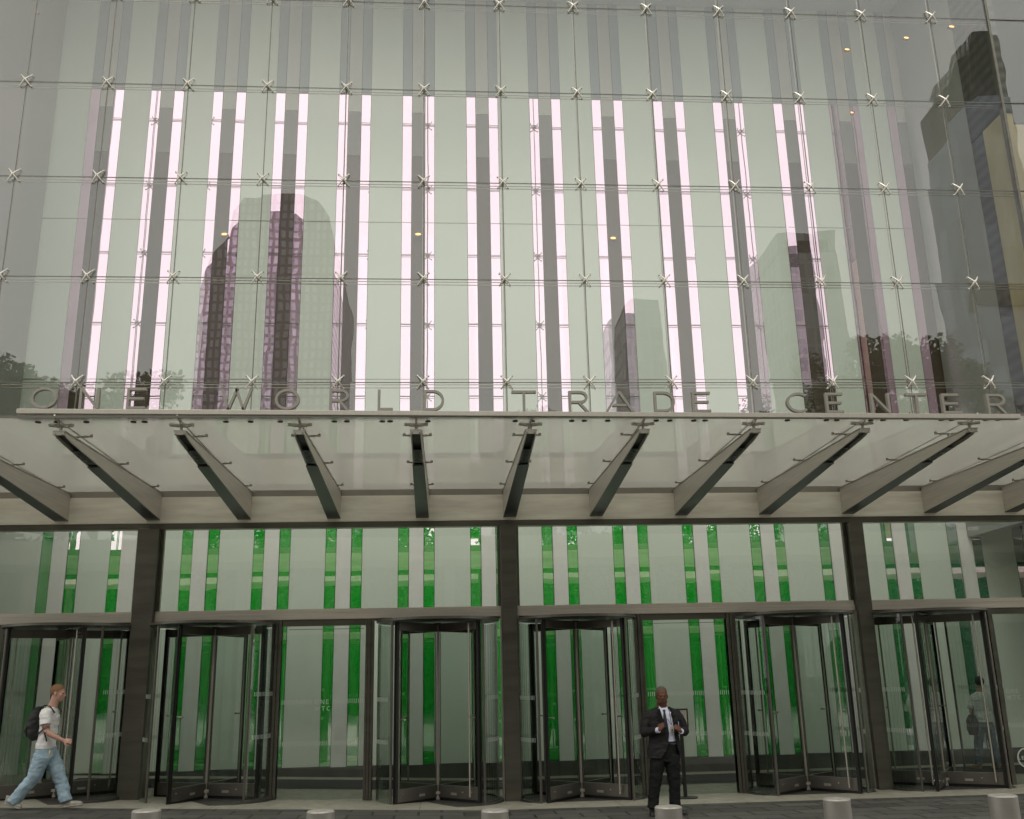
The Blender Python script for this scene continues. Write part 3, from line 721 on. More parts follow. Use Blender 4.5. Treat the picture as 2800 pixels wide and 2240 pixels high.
# mat letters
mb = MB()
m_ = Matrix.Translation((0, 0, zg(1, 2) + .0125)) @ Matrix.Rotation(-PI / 2, 4, 'X')
for ch, x, wd in (('O', -.15, .55), ('N', .50, .45), ('E', 1.05, .4)):
    glyph(ch, mb, x, 1.9, wd, .75, .12, -.004, .0, Matrix(((1, 0, 0, 0), (0, 0, 1, 0), (0, 1, 0, zg(1, 2) + .016), (0, 0, 0, 1))))
o = mb.build('mat_lettering', 'matletter', MATF); 

# ------------------------------------------------------------------ bollards
YB = -7.6
def bz_(u, v, Y):      # place a top centre seen at photo position u,v
    x, z, y = (u - 1400) / 2655.943, -(v - 1120) / 2655.943, 1.0
    c, s = math.cos(-.02182), math.sin(-.02182); x, z = c * x - s * z, s * x + c * z
    c, s = math.cos(.27166), math.sin(.27166); y, z = c * y - s * z, s * y + c * z
    c, s = math.cos(.07504), math.sin(.07504); x, y = c * x + s * y, -s * x + c * y
    t = (Y - EYE[1]) / y; return EYE[0] + t * x, EYE[2] + t * z
BL = ['first steel bollard from the left, in front of the second revolving door', 'second steel bollard from the left, in front of the fixed glass bay', 'third steel bollard from the left, before the middle column',
      'steel bollard hiding one shoe of the suited guard', 'fifth steel bollard, left of the last column', 'largest steel bollard, in the bottom right corner']
for k, (u, v) in enumerate(((401, 2216), (877, 2218), (1353, 2216), (1827, 2206), (2287, 2185), (2741, 2175))):
    yb = YB - (.35 if k == 5 else 0)
    x, z = bz_(u, v, yb)
    t = empty('bollard', BL[k], 'bollard', (x, yb, zg(x, yb)), group='steel bollards along the kerb')
    h = z - zg(x, yb)
    mb = MB(); mb.disc((0, 0, -.1), .112, h + .1 - .006, 40); mb.build('shaft', 'bollard', t, True)
    mb = MB(); mb.tube([(0, 0, h - .006), (0, 0, h + .004)], [.112, .104], 40); c_ = mb.build('cap', 'rail', t, True); c_.data.materials.clear(); c_.data.materials.append(MT['bollcap'])
    mb = MB(); mb.disc((0, 0, -.02), .16, .022, 32); mb.build('base_collar', 'bronze2', t)
# kerb
mb = MB(); mb.box(-60, 60, -17.75, -17.45, -.4, .10); struct(mb.build('kerb', pbr('kerb_granite', (.3, .3, .29), .7)))
# ------------------------------------------------------------------ people
def fuse(mb, voxel, smooth=4, name='fused'):
    """melt overlapping volumes into one continuous surface"""
    me = mb.mesh(name); o = bpy.data.objects.new(name, me); COL.objects.link(o)
    r = o.modifiers.new('r', 'REMESH'); r.mode = 'VOXEL'; r.voxel_size = voxel; r.use_smooth_shade = True
    if smooth:
        s = o.modifiers.new('s', 'SMOOTH'); s.iterations = smooth; s.factor = .5
    dg = bpy.context.evaluated_depsgraph_get(); ev = o.evaluated_get(dg)
    res = bpy.data.meshes.new_from_object(ev); bpy.data.objects.remove(o); bpy.data.meshes.remove(me)
    for p in res.polygons: p.use_smooth = True
    return res
def wrinkle(me, amp, freq, seed=0, axis=(1, 1, 2.2)):
    """push cloth in and out in soft folds"""
    from mathutils import noise as mn
    for v in me.vertices:
        p = Vector((v.co.x * axis[0], v.co.y * axis[1], v.co.z * axis[2])) * freq + Vector((seed, seed, 0))
        v.co += v.normal * (amp * mn.fractal(p, .8, 2, 3))
    me.update()
MT['skin_dark'] = pbr('dark_brown_skin', (.12, .052, .030), .55, 0, .12, 30, spec=.3)
MT['skin_fair'] = pbr('fair_skin', (.54, .31, .23), .55, 0, .10, 30)
MT['hair_grey'] = pbr('short_grey_hair', (.085, .078, .07), .9, 0, .3, 120)
MT['hair_ginger'] = pbr('short_ginger_hair', (.25, .135, .07), .9, 0, .35, 160)
MT['hair_black'] = pbr('black_hair', (.015, .013, .012), .8, 0, .2, 100)
MT['suit'] = pbr('black_suit', (.017, .015, .016), .75, 0, .15, 40, spec=.25)
MT['suit2'] = pbr('black_trousers', (.009, .009, .0095), .8, 0, .15, 40, spec=.2)
MT['shirt'] = pbr('white_shirt', (.66, .67, .80), .75, 0, .03, 20)
MT['tee'] = pbr('white_cotton', (.84, .83, .81), .85, 0, .05, 14)
MT['denim'] = pbr('pale_denim', (.32, .43, .50), .85, 0, .25, 9, (1, 1, .6), bump=.2, bscale=120)
MT['denim2'] = pbr('denim', (.12, .17, .24), .85, 0, .25, 14)
MT['shoe_pale'] = pbr('pale_trainer', (.36, .33, .28), .7, 0, .25, 25)
MT['shoe_black'] = pbr('black_shoe', (.012, .012, .012), .35, 0, .1, 20)
MT['nylon'] = pbr('black_nylon', (.012, .012, .013), .6, 0, .25, 20, bump=.3, bscale=60)
MT['tie'] = pbr('black_tie', (.008, .008, .010), .5, 0, .1, 30)
MT['eyem'] = pbr('eye', (.035, .028, .024), .25, 0, .1, 5)
MT['tattoo'] = pbr('tattoo_ink', (.16, .09, .075), .6, 0, .3, 60)

def head_parts(mb, c, yaw, pitch=0, k=1.0):
    """head facing local -y, turned by yaw about z; c is the head centre"""
    rot = Matrix.Rotation(yaw, 3, 'Z') @ Matrix.Rotation(pitch, 3, 'X'); c = Vector(c)
    def P(x, y, z): return c + rot @ (Vector((x, y, z)) * k)
    def E(x, y, z, a, b, d): mb.ell(P(x, y, z), (a * k, b * k, d * k), rot)
    E(0, .012, .030, .074, .092, .083)         # cranium
    E(0, -.030, -.030, .058, .060, .078)       # face
    E(0, -.040, -.080, .036, .040, .030)       # chin
    E(0, -.078, .012, .050, .018, .012)        # brow
    mb.tube([P(0, -.086, .006), P(0, -.104, -.024), P(0, -.090, -.034)], [.007 * k, .012 * k, .013 * k], 8)   # nose
    E(-.012, -.090, -.032, .009, .009, .007); E(.012, -.090, -.032, .009, .009, .007)
    E(0, -.084, -.055, .022, .011, .0055); E(0, -.082, -.064, .019, .011, .006)     # lips
    for s in (-1, 1):
        E(s * .074, .008, -.012, .009, .018, .030)      # ear
        E(s * .040, -.060, -.020, .020, .022, .020)     # cheekbone
    return P, rot

def hand(mb, wrist, d, palm_n, k=1.0, curl=.9, side=1):
    """wrist -> knuckles along d, palm facing palm_n; fingers curl towards the palm side"""
    W = Vector(wrist); d = Vector(d).normalized(); n = Vector(palm_n); n = (n - d * n.dot(d)).normalized(); u = d.cross(n) * side
    mb.tube([W - d * .01 * k, W + d * .03 * k, W + d * .075 * k], [.024 * k, .036 * k, .039 * k], 10, ref=u, rb=[.019 * k, .017 * k, .014 * k])
    for i, (off, ln) in enumerate(((.029, .030), (.010, .034), (-.010, .031), (-.028, .025))):
        p = W + d * .072 * k + u * off * k; dirv = d.copy(); pts = [p]
        for j in range(3):
            a = curl * (.55 + .45 * j) * (1 + .06 * i)
            dirv = (d * math.cos(a * (j + 1) * .72) + n * math.sin(a * (j + 1) * .72)).normalized()
            pts.append(pts[-1] + dirv * ln * k * (1 - .18 * j))
        mb.tube(pts, [.0092 * k, .0088 * k, .0080 * k, .0068 * k], 8)
        mb.ell(pts[-1], (.007 * k,) * 3, seg=8)
    b = W + d * .022 * k + u * .030 * k
    mb.tube([b, b + (u * .75 + d * .6 + n * .3) * .030 * k, b + (u * .55 + d * 1.3 + n * .9) * .036 * k, b + (u * .15 + d * 1.7 + n * 1.5) * .040 * k], [.0125 * k, .011 * k, .0098 * k, .008 * k], 8)

def shoe(mb, heel, toe, k=1.0, side=0):
    heel, toe = Vector(heel), Vector(toe); d = (toe - heel).normalized(); up = Vector((0, 0, 1)); up = (up - d * up.dot(d)).normalized()
    ln = (toe - heel).length
    c = lambda a, h: heel + d * (ln * a) + up * h * k
    lat = d.cross(up)
    mb.tube([c(.0, .038), c(.12, .040), c(.4, .036), c(.7, .032), c(.9, .028), c(1.0, .022)], [.026 * k, .037 * k, .036 * k, .046 * k, .040 * k, .022 * k], 12, ref=lat, rb=[.030 * k, .038 * k, .036 * k, .030 * k, .024 * k, .016 * k])
    mb.tube([c(.14, .05), c(.12, .10)], [.036 * k, .040 * k], 10)
def sole(mb, heel, toe, k=1.0):
    heel, toe = Vector(heel), Vector(toe); d = (toe - heel).normalized(); up = Vector((0, 0, 1)); up = (up - d * up.dot(d)).normalized(); lat = d.cross(up); ln = (toe - heel).length
    c = lambda a: heel + d * (ln * a) + up * .008 * k
    mb.tube([c(-.02), c(.1), c(.4), c(.72), c(.93), c(1.03)], [.024 * k, .040 * k, .037 * k, .049 * k, .042 * k, .018 * k], 12, ref=lat, rb=.012 * k)

# --- guard in a black suit
gz = zg(3.2, -2.65)
G = empty('person', 'man in black suit and dark tie standing before the doors, hands at his lapels', 'person', (0, 0, 0))
gy = -2.62
body = MB()
hc = (3.268, gy - .02, 1.455)
P, rot = head_parts(body, hc, R(-4), R(4), 1.05)
for s_ in (-1, 1): body.ell(P(s_ * .034, -.030, -.066), (.034, .044, .036), rot)
body.tube([(3.272, gy + .02, 1.26), (3.27, gy + .012, 1.34), (3.268, gy + .005, 1.42)], [.074, .067, .066], 14)
body.tube([(3.28, gy + .02, .80), (3.28, gy + .02, .95), (3.28, gy + .02, 1.15), (3.28, gy + .02, 1.24), (3.275, gy + .02, 1.28)], [.08, .09, .12, .10, .06], 16, ref=(1, 0, 0), rb=[.08, .07, .08, .06, .05])
RW = (3.165, gy - .215, 1.030); LW = (3.455, gy - .205, 1.005)
for sx, sh, el, wr in ((-1, (3.11, gy + .02, 1.225), (2.995, gy + .01, .985), RW), (1, (3.45, gy + .02, 1.225), (3.565, gy + .01, .985), LW)):
    body.tube([(3.28, gy + .02, 1.19), Vector(sh) - Vector((0, 0, .03)), el], [.04, .036, .034], 10); body.tube([el, wr], [.036, .023], 10)
hand(body, RW, (.62, -.10, .72), (.55, .8, -.3), 1.0, 1.05, 1)
hand(body, LW, (-.66, -.12, .62), (-.5, .8, -.3), 1.0, 1.15, -1)
for sx, hp, kn, an in ((-1, (3.18, gy, .78), (3.125, gy - .01, .36), (3.065, gy, .06)), (1, (3.375, gy, .78), (3.37, gy - .01, .36), (3.355, gy + .02, .06))):
    body.tube([(3.28, hp[1], hp[2] - .02), kn, an], [.04, .045, .032], 12)
bme = fuse(body, .0055, 2, 'body'); place(bme, 'body', 'skin_dark', G, 'all')
hr = MB(); hr.ell(P(0, .018, .040), (.0775, .093, .082), rot, 24); hm = fuse(hr, .006, 1, 'hair')
bm = bmesh.new(); bm.from_mesh(hm); inv = rot.inverted()
bmesh.ops.delete(bm, geom=[f for f in bm.faces if (lambda q: q.z < .012 + max(0, (-q.y - .02)) * 1.15 or q.y < -.075)(inv @ (f.calc_center_median() - Vector(hc)))], context='FACES')
bm.to_mesh(hm); bm.free(); place(hm, 'hair', 'hair_grey', G, 'all')
for s_ in (-1, 1):
    mb = MB(); mb.ell(P(s_ * .030, -.080, -.004), (.013, .008, .0065), rot, 10); mb.build('eye', 'eyem', G, True)
# shirt
mb = MB(); mb.tube([(3.30, gy + .005, .84), (3.30, gy, .92), (3.30, gy, 1.10), (3.29, gy, 1.22), (3.28, gy + .01, 1.28)], [.150, .148, .165, .15, .085], 24, ref=(1, 0, 0), rb=[.112, .108, .115, .10, .07])
mb.tube([(3.272, gy + .018, 1.25), (3.27, gy + .014, 1.305)], [.084, .074], 16)
sm_ = fuse(mb, .008, 3, 'shirt'); wrinkle(sm_, .006, 9, 3); place(sm_, 'shirt', 'shirt', G, 'all')
mb = MB()
for s_ in (-1, 1):
    mb.prism([(0, 0), (s_ * .060, .055), (s_ * .052, -.002), (s_ * .026, -.040)], -.004, .004, 'y', Matrix.Translation((3.272, gy - .075, 1.272)) @ Matrix.Rotation(R(-14), 4, 'X'))
mb.build('collar', 'shirt', G)
mb = MB(); mb.tube([(3.275, gy - .085, 1.275), (3.275, gy - .098, 1.245)], [.020, .013], 8, ref=(1, 0, 0), rb=[.012, .010])
mb.tube([(3.275, gy - .098, 1.245), (3.272, gy - .118, 1.16), (3.276, gy - .128, 1.10), (3.285, gy - .125, .98), (3.295, gy - .122, .90)], [.013, .024, .026, .030, .010], 8, ref=(1, 0, 0), rb=.006); mb.build('tie', 'tie', G, True)
# jacket, opened at the front
mb = MB()
mb.tube([(3.265, gy + .01, .655), (3.268, gy + .01, .80), (3.275, gy + .01, .95), (3.28, gy + .01, 1.10), (3.28, gy + .02, 1.20), (3.28, gy + .03, 1.262), (3.276, gy + .035, 1.315)], [.235, .218, .200, .208, .215, .170, .088], 28, ref=(1, 0, 0), rb=[.150, .145, .135, .138, .125, .10, .078])
for sx, sh, el, wr in ((-1, (3.095, gy + .02, 1.215), (2.998, gy + .01, .985), RW), (1, (3.465, gy + .02, 1.215), (3.562, gy + .01, .985), LW)):
    wv = Vector(wr); ev = Vector(el)
    mb.ell(Vector(sh) + Vector((sx * -.010, .005, -.012)), (.078, .074, .072)); mb.tube([(3.276 + sx * .055, gy + .035, 1.268), Vector(sh) + Vector((-sx * .01, .01, .012))], [.050, .052], 14)
    mb.tube([Vector(sh) - Vector((0, 0, .02)), (Vector(sh) + ev) / 2 + Vector((sx * .010, 0, 0)), ev], [.070, .066, .056], 14)
    mb.tube([ev + (ev - wv) * .04, (ev + wv) / 2, ev + (wv - ev) * .86], [.056, .054, .045], 14)
jm = fuse(mb, .0085, 3, 'jacket'); wrinkle(jm, .010, 7, 1)
bm = bmesh.new(); bm.from_mesh(jm)
def inopen(c):
    if c.y > gy - .03: return False
    z = c.z
    lx = [(1.34, 3.20), (1.31, 3.205), (1.20, 3.232), (1.10, 3.262), (1.0, 3.285), (.86, 3.302), (.76, 3.26), (.64, 3.17)]
    rx = [(1.34, 3.345), (1.31, 3.342), (1.20, 3.368), (1.10, 3.382), (1.0, 3.392), (.86, 3.410), (.76, 3.44), (.64, 3.47)]
    def ip(t):
        for (z1, a), (z0, b) in zip(t, t[1:]):
            if z0 <= z <= z1: return b + (a - b) * (z - z0) / (z1 - z0)
        return t[-1][1]
    return ip(lx) < c.x < ip(rx)
hands = [Vector(RW), Vector(LW)]
bmesh.ops.delete(bm, geom=[f for f in bm.faces if inopen(f.calc_center_median()) or f.calc_center_median().z < .665 or (f.calc_center_median().z > 1.313)], context='FACES')
bm.to_mesh(jm); bm.free(); jo = place(jm, 'jacket', 'suit', G, 'all'); so = jo.modifiers.new('s', 'SOLIDIFY'); so.thickness = .007; so.offset = -1
mb = MB()
for s_, x0, x1 in ((-1, 3.205, 3.272), (1, 3.345, 3.385)):
    mb.prism([(x0, 1.305), (x0 + s_ * .050, 1.235), (x0 + s_ * .030, 1.215), (x0 + s_ * .052, 1.195), (x1, 1.02), (x1 - s_ * .004, 1.06), (x0 + (x1 - x0) * .5, 1.18)], gy - .136, gy - .130, 'y', Matrix.Identity(4))
mb.build('lapel', 'suit2', G)
for wr, el in ((RW, (2.998, gy + .01, .985)), (LW, (3.562, gy + .01, .985))):
    wv, ev = Vector(wr), Vector(el); mb = MB(); mb.tube([ev + (wv - ev) * .82, ev + (wv - ev) * 1.0], [.036, .034], 14); mb.build('shirt_cuff', 'shirt', G, True)
mb = MB(); mb.tube([(3.27, gy + .005, .62), (3.28, gy + .005, .74), (3.29, gy + .005, .86)], [.17, .165, .150], 24, ref=(1, 0, 0), rb=[.105, .115, .112])
for hp, kn, an in (((3.18, gy, .70), (3.118, gy - .012, .36), (3.062, gy - .005, .045)), ((3.365, gy, .70), (3.372, gy - .012, .36), (3.362, gy, .045))):
    mb.tube([hp, ((hp[0] + kn[0]) / 2, gy - .005, .53), kn, ((kn[0] + an[0]) / 2, gy - .002, .20), an], [.108, .096, .080, .074, .076], 16)
tm = fuse(mb, .009, 3, 'trousers'); wrinkle(tm, .009, 8, 5, (1, 1, 1.6)); place(tm, 'trousers', 'suit2', G, 'all')
mb = MB(); mb.tube([(3.29, gy + .005, .845), (3.29, gy + .005, .875)], .156, 24, ref=(1, 0, 0), rb=.118); mb.build('belt', 'shoe_black', G, True)
for h, t_ in (((3.065, gy + .05, gz + .012), (3.025, gy - .19, gz + .006)), ((3.375, gy + .06, gz + .012), (3.475, gy - .14, gz + .006))):
    mb = MB(); shoe(mb, h, t_, 1.05); sole(mb, h, t_, 1.0); place(fuse(mb, .007, 2, 'shoe'), 'shoe', 'shoe_black', G, 'all')
lan = empty('lanyard', 'lanyard with a clear identity badge hanging on the guard\'s white shirt', 'lanyard')
mb = MB(); mb.tube([(3.325, gy - .055, 1.33), (3.338, gy - .108, 1.26), (3.345, gy - .135, 1.15), (3.352, gy - .140, 1.08)], .0035, 6); mb.tube([(3.30, gy - .14, 1.16), (3.335, gy - .142, 1.11), (3.352, gy - .140, 1.08)], .003, 6); mb.build('cord', 'tie', lan, True)
mb = MB(); mb.box(3.330, 3.378, gy - .150, gy - .143, .995, 1.072); mb.build('badge', pbr('badge_card', (.42, .42, .38), .3, 0, .3, 60), lan, bevel=.002)
mb = MB(); mb.ell((3.352, gy - .156, 1.02), (.010, .006, .014), seg=10); mb.build('clip', 'black', lan, True)
mb = MB(); mb.tube([(3.445, gy - .140, 1.075), (3.447, gy - .142, 1.125)], .0045, 8); tag(mb.build('pen', pbr('blue_pen', (.30, .40, .75), .3), smooth=True), 'blue pen clipped to the guard\'s jacket pocket', 'pen')
mb = MB(); mb.box(-.011, .011, -.011, .011, -.045, .05, Matrix.Translation((3.245, gy - .262, 1.125)) @ Matrix.Rotation(R(12), 4, 'Y')); mb.box(-.006, .006, -.014, -.011, .01, .04, Matrix.Translation((3.245, gy - .262, 1.125)) @ Matrix.Rotation(R(12), 4, 'Y'))
tag(mb.build('radio', pbr('dark_blue_plastic', (.02, .022, .06), .4), bevel=.003), 'small dark radio held in the guard\'s hand at his chest', 'radio')

# --- walking man with backpack
WM = empty('person', 'ginger-haired man in white T-shirt and pale jeans walking past with a black backpack', 'person')
my = -1.6
hc2 = (-5.016, my, 1.660)
body = MB(); P2, rot2 = head_parts(body, hc2, R(90), R(5), 1.03)
body.tube([(-5.085, my, 1.44), (-5.06, my, 1.52), (-5.035, my, 1.62)], [.074, .060, .060], 14)
body.tube([(-5.09, my, .90), (-5.09, my, 1.10), (-5.075, my, 1.30), (-5.08, my, 1.42)], [.05, .075, .09, .07], 16, ref=(1, 0, 0), rb=[.08, .11, .13, .12])
SH, EL, WR = (-5.085, my - .175, 1.405), (-5.02, my - .235, 1.150), (-4.805, my - .20, 1.038)
body.tube([SH, (-5.065, my - .21, 1.28), EL], [.050, .046, .040], 12); body.tube([EL, (-4.94, my - .225, 1.105), WR], [.040, .036, .023], 12)
hand(body, WR, (.93, .06, -.12), (.15, .85, -.5), 1.0, 1.25, -1)
SH2, EL2, WR2 = (-5.10, my + .175, 1.405), (-5.19, my + .22, 1.16), (-5.10, my + .22, .95)
body.tube([SH2, EL2], [.050, .040], 12); body.tube([EL2, WR2], [.040, .023], 12); hand(body, WR2, (.2, 0, -.95), (.3, -.9, 0), 1.0, .7, 1)
AT, AL = (-5.455, my - .08, .245), (-4.785, my + .08, .235)
body.tube([(-5.08, my - .07, .86), (-5.19, my - .085, .54), AT], [.05, .04, .03], 12); body.tube([(-5.06, my + .07, .86), (-4.90, my + .08, .56), AL], [.05, .04, .03], 12)
place(fuse(body, .0055, 2, 'body'), 'body', 'skin_fair', WM, 'all')
hr = MB(); hr.ell(P2(0, .0135, .033), (.0785, .0972, .0872), rot2, 24); hm = fuse(hr, .006, 1, 'hair'); inv = rot2.inverted()
bm = bmesh.new(); bm.from_mesh(hm)
bmesh.ops.delete(bm, geom=[f for f in bm.faces if (lambda q: (q.z < .020 + max(0, -q.y - .02) * .9 and q.y < .03) or q.y < -.088 or q.z < -.050)(inv @ (f.calc_center_median() - Vector(hc2)))], context='FACES')
bm.to_mesh(hm); bm.free(); place(hm, 'hair', 'hair_ginger', WM, 'all')
for s_ in (-1, 1):
    mb = MB(); mb.ell(P2(s_ * .030, -.081, -.002), (.012, .009, .007), rot2, 10); mb.build('eye', 'eyem', WM, True)
mb = MB()
mb.tube([(-5.105, my, .925), (-5.10, my, 1.05), (-5.09, my, 1.22), (-5.085, my, 1.34), (-5.09, my, 1.43), (-5.075, my, 1.485)], [.132, .116, .108, .104, .084, .062], 24, ref=(1, 0, 0), rb=[.160, .160, .185, .195, .165, .075])
mb.tube([(-5.09, my - .13, 1.42), (-5.08, my - .20, 1.36), (-5.055, my - .228, 1.245)], [.075, .076, .074], 16)
mb.tube([(-5.09, my + .13, 1.42), (-5.11, my + .20, 1.36), (-5.15, my + .228, 1.25)], [.075, .076, .074], 16)
tm = fuse(mb, .008, 3, 'tshirt'); wrinkle(tm, .011, 7, 2)
bm = bmesh.new(); bm.from_mesh(tm); bmesh.ops.delete(bm, geom=[f for f in bm.faces if f.calc_center_median().z < .935], context='FACES'); bm.to_mesh(tm); bm.free()
place(tm, 't_shirt', 'tee', WM, 'all')
mb = MB(); mb.tube([(-5.047, my - .232, 1.225), (-5.04, my - .236, 1.195)], [.0475, .0465], 14); mb.build('tattoo', 'tattoo', WM, True)
mb = MB()
mb.tube([(-5.09, my, .80), (-5.10, my, .88), (-5.10, my, .96)], [.130, .132, .122], 24, ref=(1, 0, 0), rb=[.155, .150, .145])
mb.tube([(-5.11, my - .075, .84), (-5.155, my - .082, .70), (-5.205, my - .085, .54), (-5.33, my - .085, .40), (-5.445, my - .082, .255)], [.118, .105, .090, .080, .084], 18)
mb.tube([(-5.07, my + .075, .84), (-4.985, my + .08, .70), (-4.915, my + .08, .56), (-4.850, my + .08, .40), (-4.795, my + .08, .235)], [.118, .104, .090, .080, .082], 18)
tm = fuse(mb, .0085, 3, 'jeans'); wrinkle(tm, .013, 6.5, 7, (1, 1, 2.0)); place(tm, 'jeans', 'denim', WM, 'all')
mb = MB(); mb.tube([(-4.995, my - .135, .915), (-4.99, my - .148, .87), (-4.998, my - .150, .845)], [.005, .009, .006], 8); mb.build('key_ring', pbr('brass_keys', (.6, .45, .15), .3, .8), WM, True)
for h, t_ in (((-5.545, my - .08, .245), (-5.325, my - .08, zg(-5.33, my) + .012)), ((-4.825, my + .08, zg(-4.83, my) + .014), (-4.575, my + .08, zg(-4.58, my) + .05))):
    mb = MB(); shoe(mb, h, t_, 1.1); sole(mb, h, t_, 1.1); place(fuse(mb, .007, 2, 'shoe'), 'shoe', 'shoe_pale', WM, 'all')
BP = empty('backpack', 'black backpack worn by the man walking past the left doors', 'backpack')
mb = MB(); mb.tube([(-5.245, my, 1.045), (-5.262, my, 1.10), (-5.275, my, 1.22), (-5.268, my, 1.36), (-5.235, my, 1.445), (-5.205, my, 1.475)], [.055, .092, .112, .100, .070, .03], 22, ref=(1, 0, 0), rb=[.10, .135, .150, .145, .115, .06])
pm = fuse(mb, .009, 3, 'bag'); wrinkle(pm, .010, 7, 9); place(pm, 'bag', 'nylon', BP, 'all')
mb = MB(); mb.tube([(-5.345, my, 1.09), (-5.372, my, 1.18), (-5.365, my, 1.27)], [.03, .04, .025], 16, ref=(1, 0, 0), rb=[.08, .10, .07]); place(fuse(mb, .008, 2, 'pocket'), 'pocket', 'nylon', BP, 'all')
mb = MB(); mb.tube([(-5.21, my - .08, 1.455), (-5.14, my - .105, 1.500), (-5.06, my - .12, 1.485), (-4.985, my - .125, 1.40)], .022, 10, ref=(0, 1, 0), rb=.007); mb.tube([(-5.21, my + .08, 1.455), (-5.14, my + .105, 1.500), (-5.06, my + .12, 1.485), (-4.985, my + .125, 1.40)], .022, 10, ref=(0, 1, 0), rb=.007); mb.build('shoulder_strap', 'nylon', BP, True)
mb = MB(); mb.tube([(-5.20, my - .13, 1.10), (-5.12, my - .190, 1.165), (-5.06, my - .205, 1.215)], .011, 8, ref=(0, 0, 1), rb=.005); mb.tube([(-5.075, my - .198, 1.15), (-5.045, my - .186, 1.07), (-5.038, my - .180, 1.03)], .010, 8); mb.build('side_strap', 'nylon', BP, True)

# --- person glimpsed behind the last revolving door
TP = empty('person', 'person in loose white top and blue jeans seen from behind through the last revolving door', 'person')
tx, ty, tz = 10.50, 2.45, zg(10, 3)
body = MB(); hc3 = (tx + .02, ty, tz + 1.555); P3, rot3 = head_parts(body, hc3, R(165), 0, .98)
body.tube([(tx, ty, tz + 1.32), (tx + .01, ty, tz + 1.50)], [.06, .05], 12); body.tube([(tx, ty, tz + .85), (tx, ty, tz + 1.1), (tx, ty, tz + 1.32)], [.12, .11, .14], 14, ref=(1, 0, 0), rb=[.09, .08, .08])
for s_ in (-1, 1):
    body.tube([(tx + s_ * .15, ty, tz + 1.30), (tx + s_ * .22, ty, tz + 1.04), (tx + s_ * .20, ty - .05, tz + .82)], [.045, .038, .024], 10); hand(body, (tx + s_ * .20, ty - .05, tz + .82), (-s_ * .1, 0, -1), (-s_, 0, 0), .95, .6, s_)
body.tube([(tx - .08, ty, tz + .82), (tx - .14, ty + .05, tz + .45), (tx - .20, ty + .05, tz + .10)], [.075, .05, .035], 12); body.tube([(tx + .08, ty, tz + .82), (tx + .12, ty, tz + .45), (tx + .13, ty, tz + .10)], [.075, .05, .035], 12)
place(fuse(body, .007, 2, 'body'), 'body', 'skin_fair', TP, 'all')
mb = MB(); mb.ell(P3(0, .022, .030), (.086, .100, .098), rot3, 20); place(fuse(mb, .008, 1, 'hair'), 'hair', 'hair_black', TP, 'all')
mb = MB(); mb.tube([(tx, ty, tz + .84), (tx, ty, tz + 1.05), (tx, ty, tz + 1.26), (tx, ty, tz + 1.34), (tx, ty, tz + 1.39)], [.20, .185, .20, .165, .07], 22, ref=(1, 0, 0), rb=[.14, .13, .135, .12, .07])
for s_ in (-1, 1): mb.tube([(tx + s_ * .13, ty, tz + 1.30), (tx + s_ * .215, ty, tz + 1.08)], [.07, .066], 14)
tm = fuse(mb, .010, 3, 'top'); wrinkle(tm, .016, 7, 4); place(tm, 'loose_top', 'tee', TP, 'all')
mb = MB(); mb.tube([(tx, ty, tz + .74), (tx, ty, tz + .90)], [.165, .16], 20, ref=(1, 0, 0), rb=.12)
mb.tube([(tx - .08, ty, tz + .78), (tx - .14, ty + .05, tz + .45), (tx - .20, ty + .05, tz + .09)], [.10, .078, .068], 14); mb.tube([(tx + .08, ty, tz + .78), (tx + .12, ty, tz + .45), (tx + .13, ty, tz + .09)], [.10, .078, .068], 14)
tm = fuse(mb, .010, 3, 'jeans'); wrinkle(tm, .012, 9, 4); place(tm, 'jeans', 'denim2', TP, 'all')
for h, t_ in (((tx - .20, ty - .03, tz + .02), (tx - .24, ty + .21, tz + .02)), ((tx + .13, ty - .08, tz + .02), (tx + .14, ty + .16, tz + .02))):
    mb = MB(); shoe(mb, h, t_); sole(mb, h, t_); place(fuse(mb, .008, 2, 'shoe'), 'shoe', pbr('tan_shoe', (.35, .22, .10), .6), TP, 'all')
mb = MB(); mb.tube([(tx - .27, ty - .06, tz + .62), (tx - .27, ty - .06, tz + .72), (tx - .26, ty - .06, tz + .88), (tx - .25, ty - .06, tz + .98)], [.07, .11, .11, .06], 14, ref=(1, 0, 0), rb=[.06, .08, .08, .04]); mb.tube([(tx - .25, ty - .06, tz + .96), (tx - .18, ty - .05, tz + 1.15), (tx - .10, ty - .08, tz + 1.36)], .012, 8)
tag(place(fuse(mb, .009, 2, 'shoulder_bag'), 'shoulder_bag', 'nylon', None, 'all'), 'black shoulder bag carried by the person behind the last revolving door', 'bag')

